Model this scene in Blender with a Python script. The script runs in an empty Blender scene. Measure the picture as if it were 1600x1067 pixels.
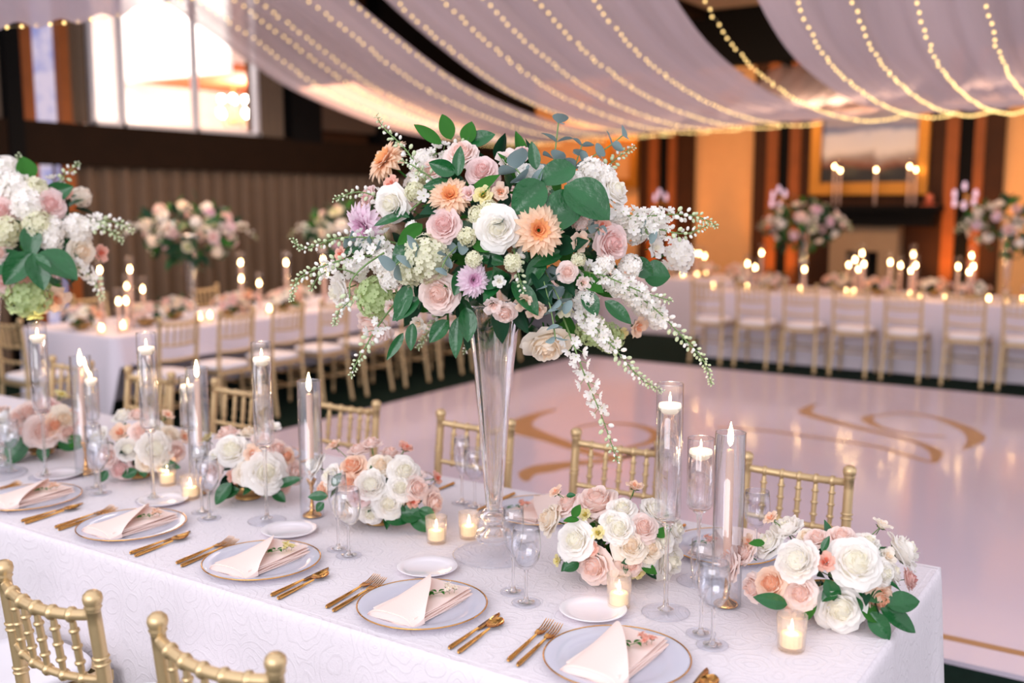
import bpy, bmesh, math, random
from mathutils import Vector, Matrix, Euler
random.seed(7)
R = math.radians; PI = math.pi
sc = bpy.context.scene; COL = sc.collection

# ------------------------------------------------------------------ camera
FPX = 1600.0; TILT = math.atan(217/1600); HEAD = R(123.5); CAM = Vector((0, 0, 1.74))
FW = Vector((math.cos(HEAD)*math.cos(TILT), math.sin(HEAD)*math.cos(TILT), -math.sin(TILT)))
RT = Vector((math.sin(HEAD), -math.cos(HEAD), 0)); UP = RT.cross(FW)
cd = bpy.data.cameras.new('camera'); cam = bpy.data.objects.new('camera', cd); COL.objects.link(cam)
cam.location = CAM; cam.rotation_euler = (PI/2-TILT, 0, HEAD-PI/2)
cd.lens = 36; cd.sensor_width = 36; cd.clip_start = .05; cd.clip_end = 100
cd.dof.use_dof = True; cd.dof.focus_distance = 2.6; cd.dof.aperture_fstop = 1.5
sc.camera = cam

def ray(x, y): return FW + RT*((x-800)/FPX) + UP*((533.5-y)/FPX)
def at(x, y, d): return CAM + ray(x, y)*d
def onz(x, y, z=.7515): r = ray(x, y); return CAM + r*((z-CAM.z)/r.z)
def onx(x, y, c): r = ray(x, y); return CAM + r*((c-CAM.x)/r.x)
def ony(x, y, c): r = ray(x, y); return CAM + r*((c-CAM.y)/r.y)

# ------------------------------------------------------------------ world, light, exposure
w = bpy.data.worlds.new('world'); sc.world = w; w.use_nodes = True
bg = w.node_tree.nodes['Background']; bg.inputs[0].default_value = (.92, .90, 1.0, 1); bg.inputs[1].default_value = 1.0
sc.view_settings.view_transform = 'Standard'; sc.view_settings.look = 'None'
sc.view_settings.exposure = .5; sc.view_settings.gamma = 1
sc.cycles.max_bounces = 12; sc.cycles.transparent_max_bounces = 24; sc.cycles.transmission_bounces = 10
sc.cycles.glossy_bounces = 5; sc.cycles.diffuse_bounces = 6; sc.cycles.caustics_reflective = False; sc.cycles.caustics_refractive = False
sc.cycles.sample_clamp_indirect = 6; sc.cycles.sample_clamp_direct = 0

def area(name, loc, target, sx, sy, power, col):
    l = bpy.data.lights.new(name, 'AREA'); l.shape = 'RECTANGLE'; l.size = sx; l.size_y = sy; l.energy = power; l.color = col
    o = bpy.data.objects.new(name, l); COL.objects.link(o); o.location = loc
    o.rotation_euler = (Vector(target)-Vector(loc)).to_track_quat('-Z', 'Y').to_euler(); return o
def point(name, loc, power, col, r=.01):
    l = bpy.data.lights.new(name, 'POINT'); l.energy = power; l.color = col; l.shadow_soft_size = r
    o = bpy.data.objects.new(name, l); COL.objects.link(o); o.location = loc; return o
def spot(name, loc, target, power, col, ang=60, r=.08):
    l = bpy.data.lights.new(name, 'SPOT'); l.energy = power; l.color = col; l.shadow_soft_size = r; l.spot_size = R(ang); l.spot_blend = .8
    o = bpy.data.objects.new(name, l); COL.objects.link(o); o.location = loc
    o.rotation_euler = (Vector(target)-Vector(loc)).to_track_quat('-Z', 'Y').to_euler(); return o
WARM = (1, .60, .27); AMBER = (1, .42, .10)
area('window_daylight', (-.5, -4.5, 3.2), (-1.8, 2.2, .9), 6, 3, 210, (.97, .95, 1))
area('drape_fill_light', (-3.2, 8.4, 4.3), (-3.2, 8.4, 0), 8, 6, 120, (1, .88, .84))  # added fill above the drapes, brightens them and the floor below
area('curtain_fill_light', (-7.0, 8.5, 2.45), (-9.6, 8.5, 1.4), 6, .3, 22, (1, .84, .7))  # added soft fill to lift the curtain on the left wall
area('next_room_light', (-12.0, 9.5, 5.2), (-12.2, 10.2, 0), 3, 5, 520, (1, .96, .93))
area('banquet_glow_light', (-2.9, 12.6, 3.2), (-2.9, 15, 1.5), 7, .5, 120, (1, .68, .42))
area('corner_glow_light', (-8.0, 12.9, 3.2), (-7.8, 15, 1.6), 3, .5, 42, (1, .45, .16))
area('table_glow_light', (-3.0, 11.3, 3.1), (-3.0, 11.3, 0), 5, .8, 60, (1, .55, .26))
area('side_table_glow_light', (-7.3, 7.0, 2.9), (-7.3, 7.0, 0), .8, 5, 60, (1, .55, .28))

# ------------------------------------------------------------------ materials
def lin(c): return tuple(((v/255)/12.92 if v/255 <= .04045 else ((v/255+.055)/1.055)**2.4) for v in c)
MATS = {}
def newmat(n):
    m = bpy.data.materials.new(n); m.use_nodes = True; nt = m.node_tree; nt.nodes.clear()
    o = nt.nodes.new('ShaderNodeOutputMaterial'); MATS[n] = m; return m, nt, o
def N(nt, t, **kw):
    n = nt.nodes.new('ShaderNode'+t)
    for k, v in kw.items():
        if isinstance(k, str) and k.startswith('_'): setattr(n, k[1:], v)
        else: n.inputs[k.replace('~', ' ')].default_value = v
    return n
def L(nt, a, b): nt.links.new(a, b)
def pbr(n, col, rough=.5, metal=0, noise=0, nscale=30, bump=0, bscale=60, spec=.5, coat=0, emit=None, es=0, tex='Object'):
    m, nt, o = newmat(n); p = nt.nodes.new('ShaderNodeBsdfPrincipled'); c = lin(col)
    p.inputs['Base Color'].default_value = (*c, 1); p.inputs['Roughness'].default_value = rough; p.inputs['Metallic'].default_value = metal
    p.inputs['Specular IOR Level'].default_value = spec; p.inputs['Coat Weight'].default_value = coat
    if emit: p.inputs['Emission Color'].default_value = (*emit, 1); p.inputs['Emission Strength'].default_value = es
    tc = nt.nodes.new('ShaderNodeTexCoord')
    if noise:
        t = N(nt, 'TexNoise', Scale=nscale, Detail=4.0); L(nt, tc.outputs[tex], t.inputs['Vector'])
        mr = N(nt, 'MapRange'); mr.inputs['To Min'].default_value = 1-noise; mr.inputs['To Max'].default_value = 1+noise; L(nt, t.outputs['Fac'], mr.inputs['Value'])
        mx = nt.nodes.new('ShaderNodeVectorMath'); mx.operation = 'SCALE'; mx.inputs[0].default_value = c; L(nt, mr.outputs[0], mx.inputs['Scale']); L(nt, mx.outputs[0], p.inputs['Base Color'])
    if bump:
        t = N(nt, 'TexNoise', Scale=bscale, Detail=3.0); L(nt, tc.outputs[tex], t.inputs['Vector'])
        b = N(nt, 'Bump', Strength=bump, Distance=.01); L(nt, t.outputs['Fac'], b.inputs['Height']); L(nt, b.outputs[0], p.inputs['Normal'])
    L(nt, p.outputs[0], o.inputs[0]); return m
def petalmat(n, col, tr=.42):
    m, nt, o = newmat(n); c = (*lin(col), 1)
    tc = nt.nodes.new('ShaderNodeTexCoord'); t = N(nt, 'TexNoise', Scale=3.0, Detail=3.0); L(nt, tc.outputs['Object'], t.inputs['Vector'])
    mr = N(nt, 'MapRange'); mr.inputs['To Min'].default_value = .93; mr.inputs['To Max'].default_value = 1.05; L(nt, t.outputs['Fac'], mr.inputs['Value'])
    mx = nt.nodes.new('ShaderNodeVectorMath'); mx.operation = 'SCALE'; mx.inputs[0].default_value = c[:3]; L(nt, mr.outputs[0], mx.inputs['Scale'])
    d = N(nt, 'BsdfDiffuse', Color=c); s = N(nt, 'BsdfTranslucent', Color=c); x = N(nt, 'MixShader', Fac=tr)
    L(nt, mx.outputs[0], d.inputs['Color']); L(nt, mx.outputs[0], s.inputs['Color'])
    L(nt, d.outputs[0], x.inputs[1]); L(nt, s.outputs[0], x.inputs[2]); L(nt, x.outputs[0], o.inputs[0]); return m
def thinglass(n, tint=(.98, .985, 1), rough=.02, base=.02, k=.9, dif=None, df=0):
    m, nt, o = newmat(n); t = N(nt, 'BsdfTransparent', Color=(*tint, 1)); g = N(nt, 'BsdfGlossy', Roughness=rough)
    lw = N(nt, 'LayerWeight', Blend=.5); pw = N(nt, 'Math', _operation='POWER'); pw.inputs[1].default_value = 4.0; L(nt, lw.outputs['Facing'], pw.inputs[0]); mr = N(nt, 'MapRange'); mr.inputs['To Min'].default_value = base; mr.inputs['To Max'].default_value = k
    L(nt, pw.outputs[0], mr.inputs['Value']); x = nt.nodes.new('ShaderNodeMixShader'); L(nt, mr.outputs[0], x.inputs[0])
    src = t
    if dif:
        d = N(nt, 'BsdfDiffuse', Color=(*lin(dif), 1)); y = N(nt, 'MixShader', Fac=df); L(nt, t.outputs[0], y.inputs[1]); L(nt, d.outputs[0], y.inputs[2]); src = y
    L(nt, src.outputs[0], x.inputs[1]); L(nt, g.outputs[0], x.inputs[2]); L(nt, x.outputs[0], o.inputs[0]); return m
def emis(n, col, s):
    m, nt, o = newmat(n); e = N(nt, 'Emission', Color=(*col, 1), Strength=s); L(nt, e.outputs[0], o.inputs[0]); return m
def refr(n, ior, f=.5):
    m, nt, o = newmat(n); g = N(nt, 'BsdfGlass', Roughness=0.0, IOR=ior); t = N(nt, 'BsdfTransparent'); x = N(nt, 'MixShader', Fac=f)
    g.inputs['Color'].default_value = (1, 1, 1, 1); t.inputs['Color'].default_value = (1, 1, 1, 1)
    L(nt, t.outputs[0], x.inputs[1]); L(nt, g.outputs[0], x.inputs[2]); L(nt, x.outputs[0], o.inputs[0]); return m

# linen cloth with an embroidered ring and curl pattern
def clothmat(n, col, pat=True):
    m, nt, o = newmat(n); p = nt.nodes.new('ShaderNodeBsdfPrincipled'); p.inputs['Roughness'].default_value = .75; p.inputs['Specular IOR Level'].default_value = .15
    c = lin(col); p.inputs['Base Color'].default_value = (*c, 1); p.inputs['Sheen Weight'].default_value = .15
    tc = nt.nodes.new('ShaderNodeTexCoord')
    fine = N(nt, 'TexNoise', Scale=260.0, Detail=2.0); L(nt, tc.outputs['Object'], fine.inputs['Vector'])
    if pat:
        sm = N(nt, 'VectorMath'); sm.operation = 'MULTIPLY'; sm.inputs[1].default_value = (1, 1, .8); L(nt, tc.outputs['Object'], sm.inputs[0])
        ds = N(nt, 'TexNoise', Scale=9.0, Detail=2.0); L(nt, sm.outputs[0], ds.inputs['Vector'])
        va = nt.nodes.new('ShaderNodeMix'); va.data_type = 'RGBA'; va.blend_type = 'LINEAR_LIGHT'; va.inputs[0].default_value = .035
        L(nt, sm.outputs[0], va.inputs[6]); L(nt, ds.outputs['Color'], va.inputs[7])
        v = N(nt, 'TexVoronoi', Scale=11.0, Randomness=.75); L(nt, va.outputs[2], v.inputs['Vector'])
        si = N(nt, 'Math', _operation='SINE'); mu = N(nt, 'Math', _operation='MULTIPLY'); mu.inputs[1].default_value = 34.0
        L(nt, v.outputs['Distance'], mu.inputs[0]); L(nt, mu.outputs[0], si.inputs[0])
        n2 = N(nt, 'TexNoise', Scale=55.0, Detail=3.0, Distortion=2.5); L(nt, tc.outputs['Object'], n2.inputs['Vector'])
        r1 = N(nt, 'MapRange'); r1.inputs['From Min'].default_value = .55; r1.inputs['From Max'].default_value = .95; L(nt, si.outputs[0], r1.inputs['Value'])
        r2 = N(nt, 'MapRange'); r2.inputs['From Min'].default_value = .5; r2.inputs['From Max'].default_value = .56; L(nt, n2.outputs['Fac'], r2.inputs['Value'])
        ad = N(nt, 'Math', _operation='MULTIPLY_ADD'); ad.inputs[1].default_value = .6; L(nt, r2.outputs[0], ad.inputs[0]); L(nt, r1.outputs[0], ad.inputs[2])
        f2 = N(nt, 'Math', _operation='MULTIPLY_ADD'); f2.inputs[1].default_value = .35; L(nt, fine.outputs['Fac'], f2.inputs[0]); L(nt, ad.outputs[0], f2.inputs[2])
        b = N(nt, 'Bump', Strength=.35, Distance=.0025); L(nt, f2.outputs[0], b.inputs['Height']); L(nt, b.outputs[0], p.inputs['Normal'])
        mr = N(nt, 'MapRange'); mr.inputs['To Min'].default_value = 1.0; mr.inputs['To Max'].default_value = .95; mr.inputs['From Max'].default_value = 1.6; L(nt, ad.outputs[0], mr.inputs['Value'])
        mx = nt.nodes.new('ShaderNodeVectorMath'); mx.operation = 'SCALE'; mx.inputs[0].default_value = c; L(nt, mr.outputs[0], mx.inputs['Scale']); L(nt, mx.outputs[0], p.inputs['Base Color'])
    else:
        b = N(nt, 'Bump', Strength=.15, Distance=.002); L(nt, fine.outputs['Fac'], b.inputs['Height']); L(nt, b.outputs[0], p.inputs['Normal'])
    L(nt, p.outputs[0], o.inputs[0]); return m

M_LACE = clothmat('embroidered_linen', (230, 222, 226)); M_PLAIN = clothmat('plain_linen', (228, 218, 226), False)
M_NAPKIN = pbr('napkin_fabric', (247, 224, 214), .8, bump=.1, bscale=300)
M_GOLD = pbr('gold_paint', (210, 182, 136), .36, .6, noise=.06, nscale=40)
M_GOLDSHINE = pbr('polished_gold', (226, 170, 96), .16, 1)
M_BOWLGOLD = pbr('brushed_gold', (190, 150, 95), .35, .8)
M_CUSH = pbr('ivory_cushion', (240, 236, 240), .7)
M_CER = pbr('white_ceramic', (240, 234, 238), .12, coat=.4)
M_GLASS = thinglass('clear_glass'); M_GLASSW = thinglass('crystal_glass', base=.10, k=1.0)
M_CHARGER = thinglass('ribbed_charger_glass', base=.06, k=.6, dif=(228, 228, 240), df=.6, rough=.08)
M_VOTIVE = thinglass('ribbed_votive_glass', tint=(1, .98, .96), base=.08, k=.85, dif=(255, 240, 228), df=.12, rough=.06)
M_RIM = thinglass('fire_polished_rim', base=.5, k=1.0)
M_FOOT = thinglass('glass_foot', base=.03, k=.12)
M_SOLID = refr('solid_crystal', 1.45, .6); M_BODY = refr('thick_crystal', 1.45, .75); M_WATER = refr('water', 1.3, .45)
M_WAX = pbr('ivory_wax', (252, 242, 222), .4, emit=(1, .72, .45), es=.3); M_TAPER = pbr('blush_wax', (246, 200, 172), .4, emit=(1, .5, .3), es=.06)  # wax emission stands in for candlelight glowing through it
M_VWAX = pbr('votive_wax', (255, 234, 190), .5, emit=(1, .66, .3), es=.55)  # flame glow inside the votive wax, put in as emission
M_FLAME = emis('candle_flame', (1, .74, .38), 22); M_FARFLAME = emis('distant_candle_flame', (1, .62, .25), 42)
M_WICK = pbr('burnt_wick', (40, 30, 25), .9); M_BULB = emis('warm_bulb', (1, .66, .25), 2.3)
M_WIRE = pbr('thin_copper_wire', (190, 165, 120), .5)
GREEN = [petalmat('leaf_green', (62, 118, 52), .3), pbr('glossy_leaf', (22, 86, 40), .3, noise=.35, nscale=22, spec=.5, bump=.25, bscale=60), pbr('dark_leaf', (14, 58, 34), .5, noise=.3, nscale=9, spec=.25)]
M_EUC = petalmat('eucalyptus_leaf', (140, 160, 160), .2); M_STEM = pbr('green_stem', (110, 140, 80), .5); M_BUD = petalmat('pale_bud', (222, 232, 196), .3)
M_CARPET = pbr('dark_green_carpet', (14, 34, 26), .95, noise=.5, nscale=25, spec=.1, bump=.4, bscale=200)
M_WOODD = pbr('dark_walnut', (58, 32, 14), .6, spec=.15, noise=.3, nscale=5); M_WOODM = pbr('warm_oak', (138, 76, 34), .55, spec=.2, noise=.2, nscale=6)
M_WOODB = pbr('beam_wood', (30, 17, 7), .7, spec=.1, noise=.35, nscale=4); M_BLACK = pbr('black_paint', (9, 8, 8), .7, spec=.1)
M_CURT = pbr('taupe_curtain', (98, 80, 64), .85, noise=.12, nscale=7); M_STUCCO = pbr('ochre_stucco', (226, 170, 112), .9, noise=.06, nscale=6, bump=.2, bscale=20)
M_CEILP = pbr('beige_ceiling_panel', (150, 130, 110), .9); M_WHITEW = pbr('white_wall', (240, 232, 226), .8); M_TERRA = pbr('terracotta_ceiling', (190, 96, 52), .8)
M_STONE = pbr('beige_stone', (150, 122, 92), .7, noise=.12, nscale=8); M_FRAME = pbr('gilt_frame', (196, 130, 44), .35, .6)
M_MULL = pbr('window_metal', (200, 198, 205), .4, .3)
def darkglass(n): return thinglass(n, tint=(1, 1, 1), base=.03, k=.5)
M_PANE = darkglass('window_glass')

COLS = {'white': ((254, 251, 246), (252, 248, 232)), 'cream': ((253, 245, 232), (250, 232, 208)), 'blush': ((252, 236, 229), (247, 216, 203)),
 'pink': ((248, 226, 222), (242, 202, 196)), 'peach': ((251, 224, 202), (246, 188, 154)), 'coral': ((246, 196, 178), (236, 146, 122)),
 'lilac': ((243, 224, 234), (232, 192, 216)), 'yellow': ((246, 236, 180), (222, 206, 110)), 'dusty': ((236, 200, 192), (222, 164, 158)),
 'green': ((206, 222, 168), (172, 198, 120)), 'creamgreen': ((240, 238, 212), (206, 216, 160)), 'apricot': ((250, 222, 194), (248, 190, 134))}
PM = {k: (petalmat(k+'_petal', a), petalmat(k+'_inner_petal', b)) for k, (a, b) in COLS.items()}

# ------------------------------------------------------------------ mesh builder
class MB:
    def __init__(s): s.v = []; s.f = []; s.m = []
    def add(s, vs, fs, mi=0, mat=None):
        b = len(s.v)
        s.v += [tuple(mat @ Vector(p)) for p in vs] if mat is not None else [tuple(p) for p in vs]
        s.f += [tuple(i+b for i in f) for f in fs]; s.m += [mi]*len(fs)
    def grid(s, P, mi=0, mat=None, closeu=False, closev=False):
        nu = len(P); nv = len(P[0]); vs = [p for r in P for p in r]; fs = []
        for i in range(nu if closeu else nu-1):
            for j in range(nv if closev else nv-1):
                a = i*nv+j; b = ((i+1) % nu)*nv+j; c = ((i+1) % nu)*nv+(j+1) % nv; d = i*nv+(j+1) % nv; fs.append((a, b, c, d))
        s.add(vs, fs, mi, mat)
    def box(s, x0, x1, y0, y1, z0, z1, mi=0, mat=None):
        vs = [(x, y, z) for x in (x0, x1) for y in (y0, y1) for z in (z0, z1)]
        s.add(vs, [(0, 1, 3, 2), (4, 6, 7, 5), (0, 4, 5, 1), (2, 3, 7, 6), (0, 2, 6, 4), (1, 5, 7, 3)], mi, mat)
    def lathe(s, prof, seg=24, mi=0, mat=None, rib=0, nrib=0):
        P = []
        for r, z in prof:
            P.append([((r*(1+rib*math.cos(nrib*2*PI*k/seg)))*math.cos(2*PI*k/seg), (r*(1+rib*math.cos(nrib*2*PI*k/seg)))*math.sin(2*PI*k/seg), z) for k in range(seg)])
        s.grid(P, mi, mat, closev=True)
    def tube(s, pts, rad, seg=6, mi=0, mat=None, cap=True):
        pts = [Vector(p) for p in pts]; n = len(pts); rad = rad if isinstance(rad, (list, tuple)) else [rad]*n
        P = []; ref = None
        for i, p in enumerate(pts):
            t = (pts[min(i+1, n-1)]-pts[max(i-1, 0)])
            t = t.normalized() if t.length > 1e-9 else Vector((0, 0, 1))
            if ref is None: ref = Vector((1, 0, 0)) if abs(t.x) < .9 else Vector((0, 1, 0))
            a = t.cross(ref).normalized(); b = t.cross(a).normalized(); ref = b.cross(t) if False else ref
            P.append([p+(a*math.cos(2*PI*k/seg)+b*math.sin(2*PI*k/seg))*rad[i] for k in range(seg)])
        s.grid(P, mi, mat, closev=True)
        if cap:
            bb = len(s.v); s.f.append(tuple(range(bb-seg, bb))); s.m.append(mi)
            b0 = bb-seg*n; s.f.append(tuple(reversed(range(b0, b0+seg)))); s.m.append(mi)
    def ball(s, c, r, mi=0, sz=1, seg=8, rings=5, mat=None):
        c = Vector(c); P = []
        for i in range(rings+1):
            th = PI*i/rings; P.append([c+Vector((math.sin(th)*math.cos(2*PI*k/seg)*r, math.sin(th)*math.sin(2*PI*k/seg)*r, math.cos(th)*r*sz)) for k in range(seg)])
        s.grid(P, mi, mat, closev=True)
    def mesh(s, name, mats, smooth=True):
        me = bpy.data.meshes.new(name); me.from_pydata(s.v, [], s.f)
        for m in mats: me.materials.append(m)
        if len(mats) > 1: me.polygons.foreach_set('material_index', s.m)
        if smooth: me.polygons.foreach_set('use_smooth', [True]*len(s.f))
        me.update(); return me
    def build(s, name, mats, parent=None, smooth=True, loc=None):
        if not isinstance(mats, (list, tuple)): mats = [mats]
        o = bpy.data.objects.new(name, s.mesh(name, mats, smooth)); COL.objects.link(o)
        if parent: o.parent = parent
        if loc is not None: o.location = loc
        return o
def put(name, me, parent=None, loc=(0, 0, 0), rot=None, scale=1, label=None):
    o = bpy.data.objects.new(name, me); COL.objects.link(o); o.location = loc
    if rot is not None:
        if isinstance(rot, (tuple, list, Euler)): o.rotation_euler = rot
        else: o.rotation_euler = rot.to_euler()
    o.scale = (scale,)*3 if not isinstance(scale, (tuple, list)) else scale
    if parent: o.parent = parent
    if label: o['label'] = label
    return o
def tag(o, label, cat, group=None, kind=None):
    o['label'] = label; o['category'] = cat
    if group: o['group'] = group
    if kind: o['kind'] = kind
    return o
def thing(name, label, cat, loc=(0, 0, 0), rz=0, group=None):
    o = bpy.data.objects.new(name, None); COL.objects.link(o); o.location = loc; o.rotation_euler = (0, 0, rz); o.empty_display_size = .05
    return tag(o, label, cat, group)
def dup(root, loc, rz=None, label=None, group=None):
    def cp(o, par):
        c = o.copy(); COL.objects.link(c); c.parent = par
        for ch in kids.get(o.name, []): cp(ch, c)
        return c
    kids = {}
    def rec(o):
        kids[o.name] = list(o.children)
        for ch in o.children: rec(ch)
    rec(root); r = cp(root, None); r.location = loc
    if rz is not None: r.rotation_euler = (0, 0, rz)
    if label: r['label'] = label
    if group: r['group'] = group
    return r
def struct(name, mb, mats, smooth=False):
    o = mb.build(name, mats, smooth=smooth); o['kind'] = 'structure'; return o

# ------------------------------------------------------------------ room shell
mb = MB(); mb.box(-16, 6, -3, 16, -.1, 0); struct('floor', mb, M_CARPET)
# dance floor: glossy pale panels
m, nt, o = newmat('glossy_dance_floor'); p = nt.nodes.new('ShaderNodeBsdfPrincipled'); p.inputs['Base Color'].default_value = (*lin((222, 208, 222)), 1)
p.inputs['Roughness'].default_value = .16; p.inputs['Specular IOR Level'].default_value = .5; p.inputs['Coat Weight'].default_value = .25; p.inputs['Coat Roughness'].default_value = .06
L(nt, p.outputs[0], o.inputs[0]); M_DANCE = m
mb = MB(); mb.box(-5.7, 4.5, 4.0, 10.0, 0, .02); df = struct('floor_dance', mb, M_DANCE)
def ribbon(pts, z0=.0202, z1=.0215):
    # pts: (px, py, width m) along the floor
    P3 = [(onz(a, b, .02), wd) for a, b, wd in pts]; Q = []
    n = len(P3)
    for i in range(n-1):
        p0 = P3[max(i-1, 0)][0]; p1 = P3[i][0]; p2 = P3[i+1][0]; p3 = P3[min(i+2, n-1)][0]
        for k in range(6):
            t = k/6; Q.append((.5*((2*p1)+(p2-p0)*t+(2*p0-5*p1+4*p2-p3)*t*t+(-p0+3*p1-3*p2+p3)*t**3), P3[i][1]*(1-t)+P3[i+1][1]*t))
    Q.append(P3[-1]); G = []
    for i, (c, wd) in enumerate(Q):
        d = (Q[min(i+1, len(Q)-1)][0]-Q[max(i-1, 0)][0]); d.z = 0; d.normalize(); s_ = Vector((-d.y, d.x, 0))*wd/2
        G.append([Vector((c.x+s_.x, c.y+s_.y, z0)), Vector((c.x+s_.x, c.y+s_.y, z1)), Vector((c.x-s_.x, c.y-s_.y, z1)), Vector((c.x-s_.x, c.y-s_.y, z0))])
    return G
M_DECAL = pbr('gold_floor_vinyl', (186, 138, 92), .3, noise=.05)
mono = MB()
for pts in ([(868, 640, .05), (838, 648, .1), (812, 662, .2), (820, 673, .24), (860, 686, .16), (900, 700, .12), (940, 712, .1), (985, 712, .08), (1025, 700, .05)],
            [(822, 752, .03), (824, 740, .12), (850, 732, .2), (900, 724, .12), (960, 718, .08), (1010, 706, .06), (1050, 692, .04)],
            [(900, 668, .03), (940, 662, .05), (990, 664, .08), (1025, 676, .1), (1018, 690, .08), (980, 700, .05)],
            [(1272, 632, .03), (1258, 644, .12), (1290, 655, .12), (1340, 668, .09), (1390, 680, .07), (1430, 690, .06), (1460, 704, .1), (1462, 716, .06), (1455, 722, .04), (1420, 712, .05), (1370, 698, .05), (1310, 688, .05), (1250, 680, .05), (1190, 672, .05), (1120, 668, .04)],
            [(1366, 648, .03), (1355, 655, .1), (1375, 668, .07), (1420, 678, .05), (1478, 682, .03)],
            [(1368, 650, .03), (1410, 645, .04), (1460, 652, .07), (1505, 668, .12), (1525, 683, .14), (1515, 696, .06), (1505, 702, .02)]):
    mono.grid(ribbon(pts))
mono.box(-5.6, 4.4, 4.18, 4.23, .0202, .0215)
o = mono.build('trim_1', M_DECAL, df, smooth=False)

# left wall: curtains below a wood beam, windows above
XW = -9.6
def pleats(name, x, y0, y1, z0, z1, mat, pitch=.21, amp=.085, kind='structure'):
    G = []; n = int((y1-y0)/.025)
    for k in range(n+1):
        y = y0+(y1-y0)*k/n; d = amp*math.sin(2*PI*y/pitch+.6*math.sin(y*3.1))
        G.append([(x+d, y, z0), (x+d*.85, y, (z0+z1)/2), (x+d*.6, y, z1)])
    b = MB(); b.grid(G); o = b.build(name, mat); 
    return o
mb = MB(); mb.box(XW-.3, XW-.1, -2, 16, 0, 2.5); mb.box(XW-.3, XW-.1, -2, 5.7, 2.5, 5); mb.box(XW-.3, XW-.1, 9.0, 16, 2.5, 5); mb.box(XW-.3, XW-.1, 5.7, 9, 4.4, 5)
struct('wall_left', mb, M_WOODD)
cur = pleats('curtain', XW, 3.0, 14.8, .05, 2.14, M_CURT); tag(cur, 'long taupe pleated curtain along the left wall below the dark beam', 'curtain')
mb = MB(); mb.box(XW-.1, XW+.14, 2.5, 15, 2.11, 2.53); struct('trim_2', mb, M_WOODB)
c2 = pleats('curtain', XW+.02, 6.22, 6.62, 2.54, 4.3, M_CURT, .13, .03); tag(c2, 'narrow taupe curtain gathered beside the painted strip and bright window', 'curtain')
c3 = pleats('curtain', XW+.02, 8.9, 9.33, 2.54, 4.3, M_CURT, .13, .03); tag(c3, 'narrow taupe curtain at the far end of the bright window', 'curtain')
c4 = pleats('curtain', XW+.05, 4.9, 5.62, 2.3, 4.3, M_CURT, .16, .03); tag(c4, 'grey taupe curtain at the extreme end beyond the dark post', 'curtain')
# painted / bright strip between two oak posts
mb = MB(); mb.box(XW, XW+.12, 5.78, 5.93, 0, 4.4); struct('trim_3', mb, M_WOODM)
mb = MB(); mb.box(XW, XW+.12, 6.2, 6.32, 0, 4.4); struct('trim_4', mb, M_WOODM)
mb = MB(); mb.box(XW, XW+.16, 5.62, 5.78, 0, 4.4); struct('trim_5', mb, M_BLACK)
m, nt, o = newmat('outdoor_view'); tc = nt.nodes.new('ShaderNodeTexCoord'); t = N(nt, 'TexNoise', Scale=3.0, Detail=5.0, Roughness=.6); L(nt, tc.outputs['Object'], t.inputs['Vector'])
cr = nt.nodes.new('ShaderNodeValToRGB'); cr.color_ramp.elements[0].position = .35; cr.color_ramp.elements[0].color = (*lin((98, 118, 190)), 1); cr.color_ramp.elements[1].position = .58; cr.color_ramp.elements[1].color = (*lin((212, 196, 214)), 1)
L(nt, t.outputs['Fac'], cr.inputs[0]); e = N(nt, 'Emission', Strength=.75); L(nt, cr.outputs[0], e.inputs[0]); L(nt, e.outputs[0], o.inputs[0]); M_VIEW = m
mb = MB(); mb.box(XW+.02, XW+.04, 5.93, 6.2, .0, 4.4); struct('window_2', mb, M_VIEW)
# big window: frame, mullions, panes
mb = MB()
for y in (6.62, 6.98, 7.95, 8.86): mb.box(XW-.03, XW+.05, y-.025, y+.025, 2.53, 4.4)
mb.box(XW-.03, XW+.05, 6.6, 8.9, 2.53, 2.58); mb.box(XW-.03, XW+.05, 6.6, 8.9, 4.34, 4.4)
wi = struct('window_1', mb, M_MULL)
mb = MB(); mb.box(XW-.005, XW+.005, 6.6, 8.9, 2.55, 4.38); mb.build('pane', M_PANE, wi, smooth=False)
# hall seen beyond the window
mb = MB(); mb.box(-16, -15.8, 2, 16, 1.5, 6.5); struct('wall_hall_end', mb, M_WHITEW)
mb = MB(); mb.box(-16, XW-.3, 2, 16, 1.4, 1.5); struct('floor_hall', mb, M_WHITEW)
mb = MB(); mb.box(-16, XW-.3, 2, 16, 6.4, 6.5); struct('ceiling_hall', mb, M_WHITEW)
mb = MB(); mb.box(-16, XW-.3, 1.9, 2, 1.5, 6.5); mb.box(-16, XW-.3, 16, 16.1, 1.5, 6.5); struct('wall_hall_side', mb, M_WHITEW)
mb = MB(); mb.box(-14.1, -14.0, 10.3, 16, 1.5, 3.6); struct('wall_hall_nook', mb, M_WHITEW)
mb = MB(); mb.box(-14.1, -11.6, 10.3, 16, 3.6, 3.72); struct('ceiling_hall_nook', mb, M_TERRA)
mb = MB(); mb.box(-14.1, -11.6, 10.2, 10.3, 3.58, 6.4); struct('trim_6', mb, M_WHITEW)
mb = MB(); mb.box(-14.3, -14.1, 9.2, 9.6, 1.5, 3.6); struct('trim_7', mb, M_TERRA)
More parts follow.
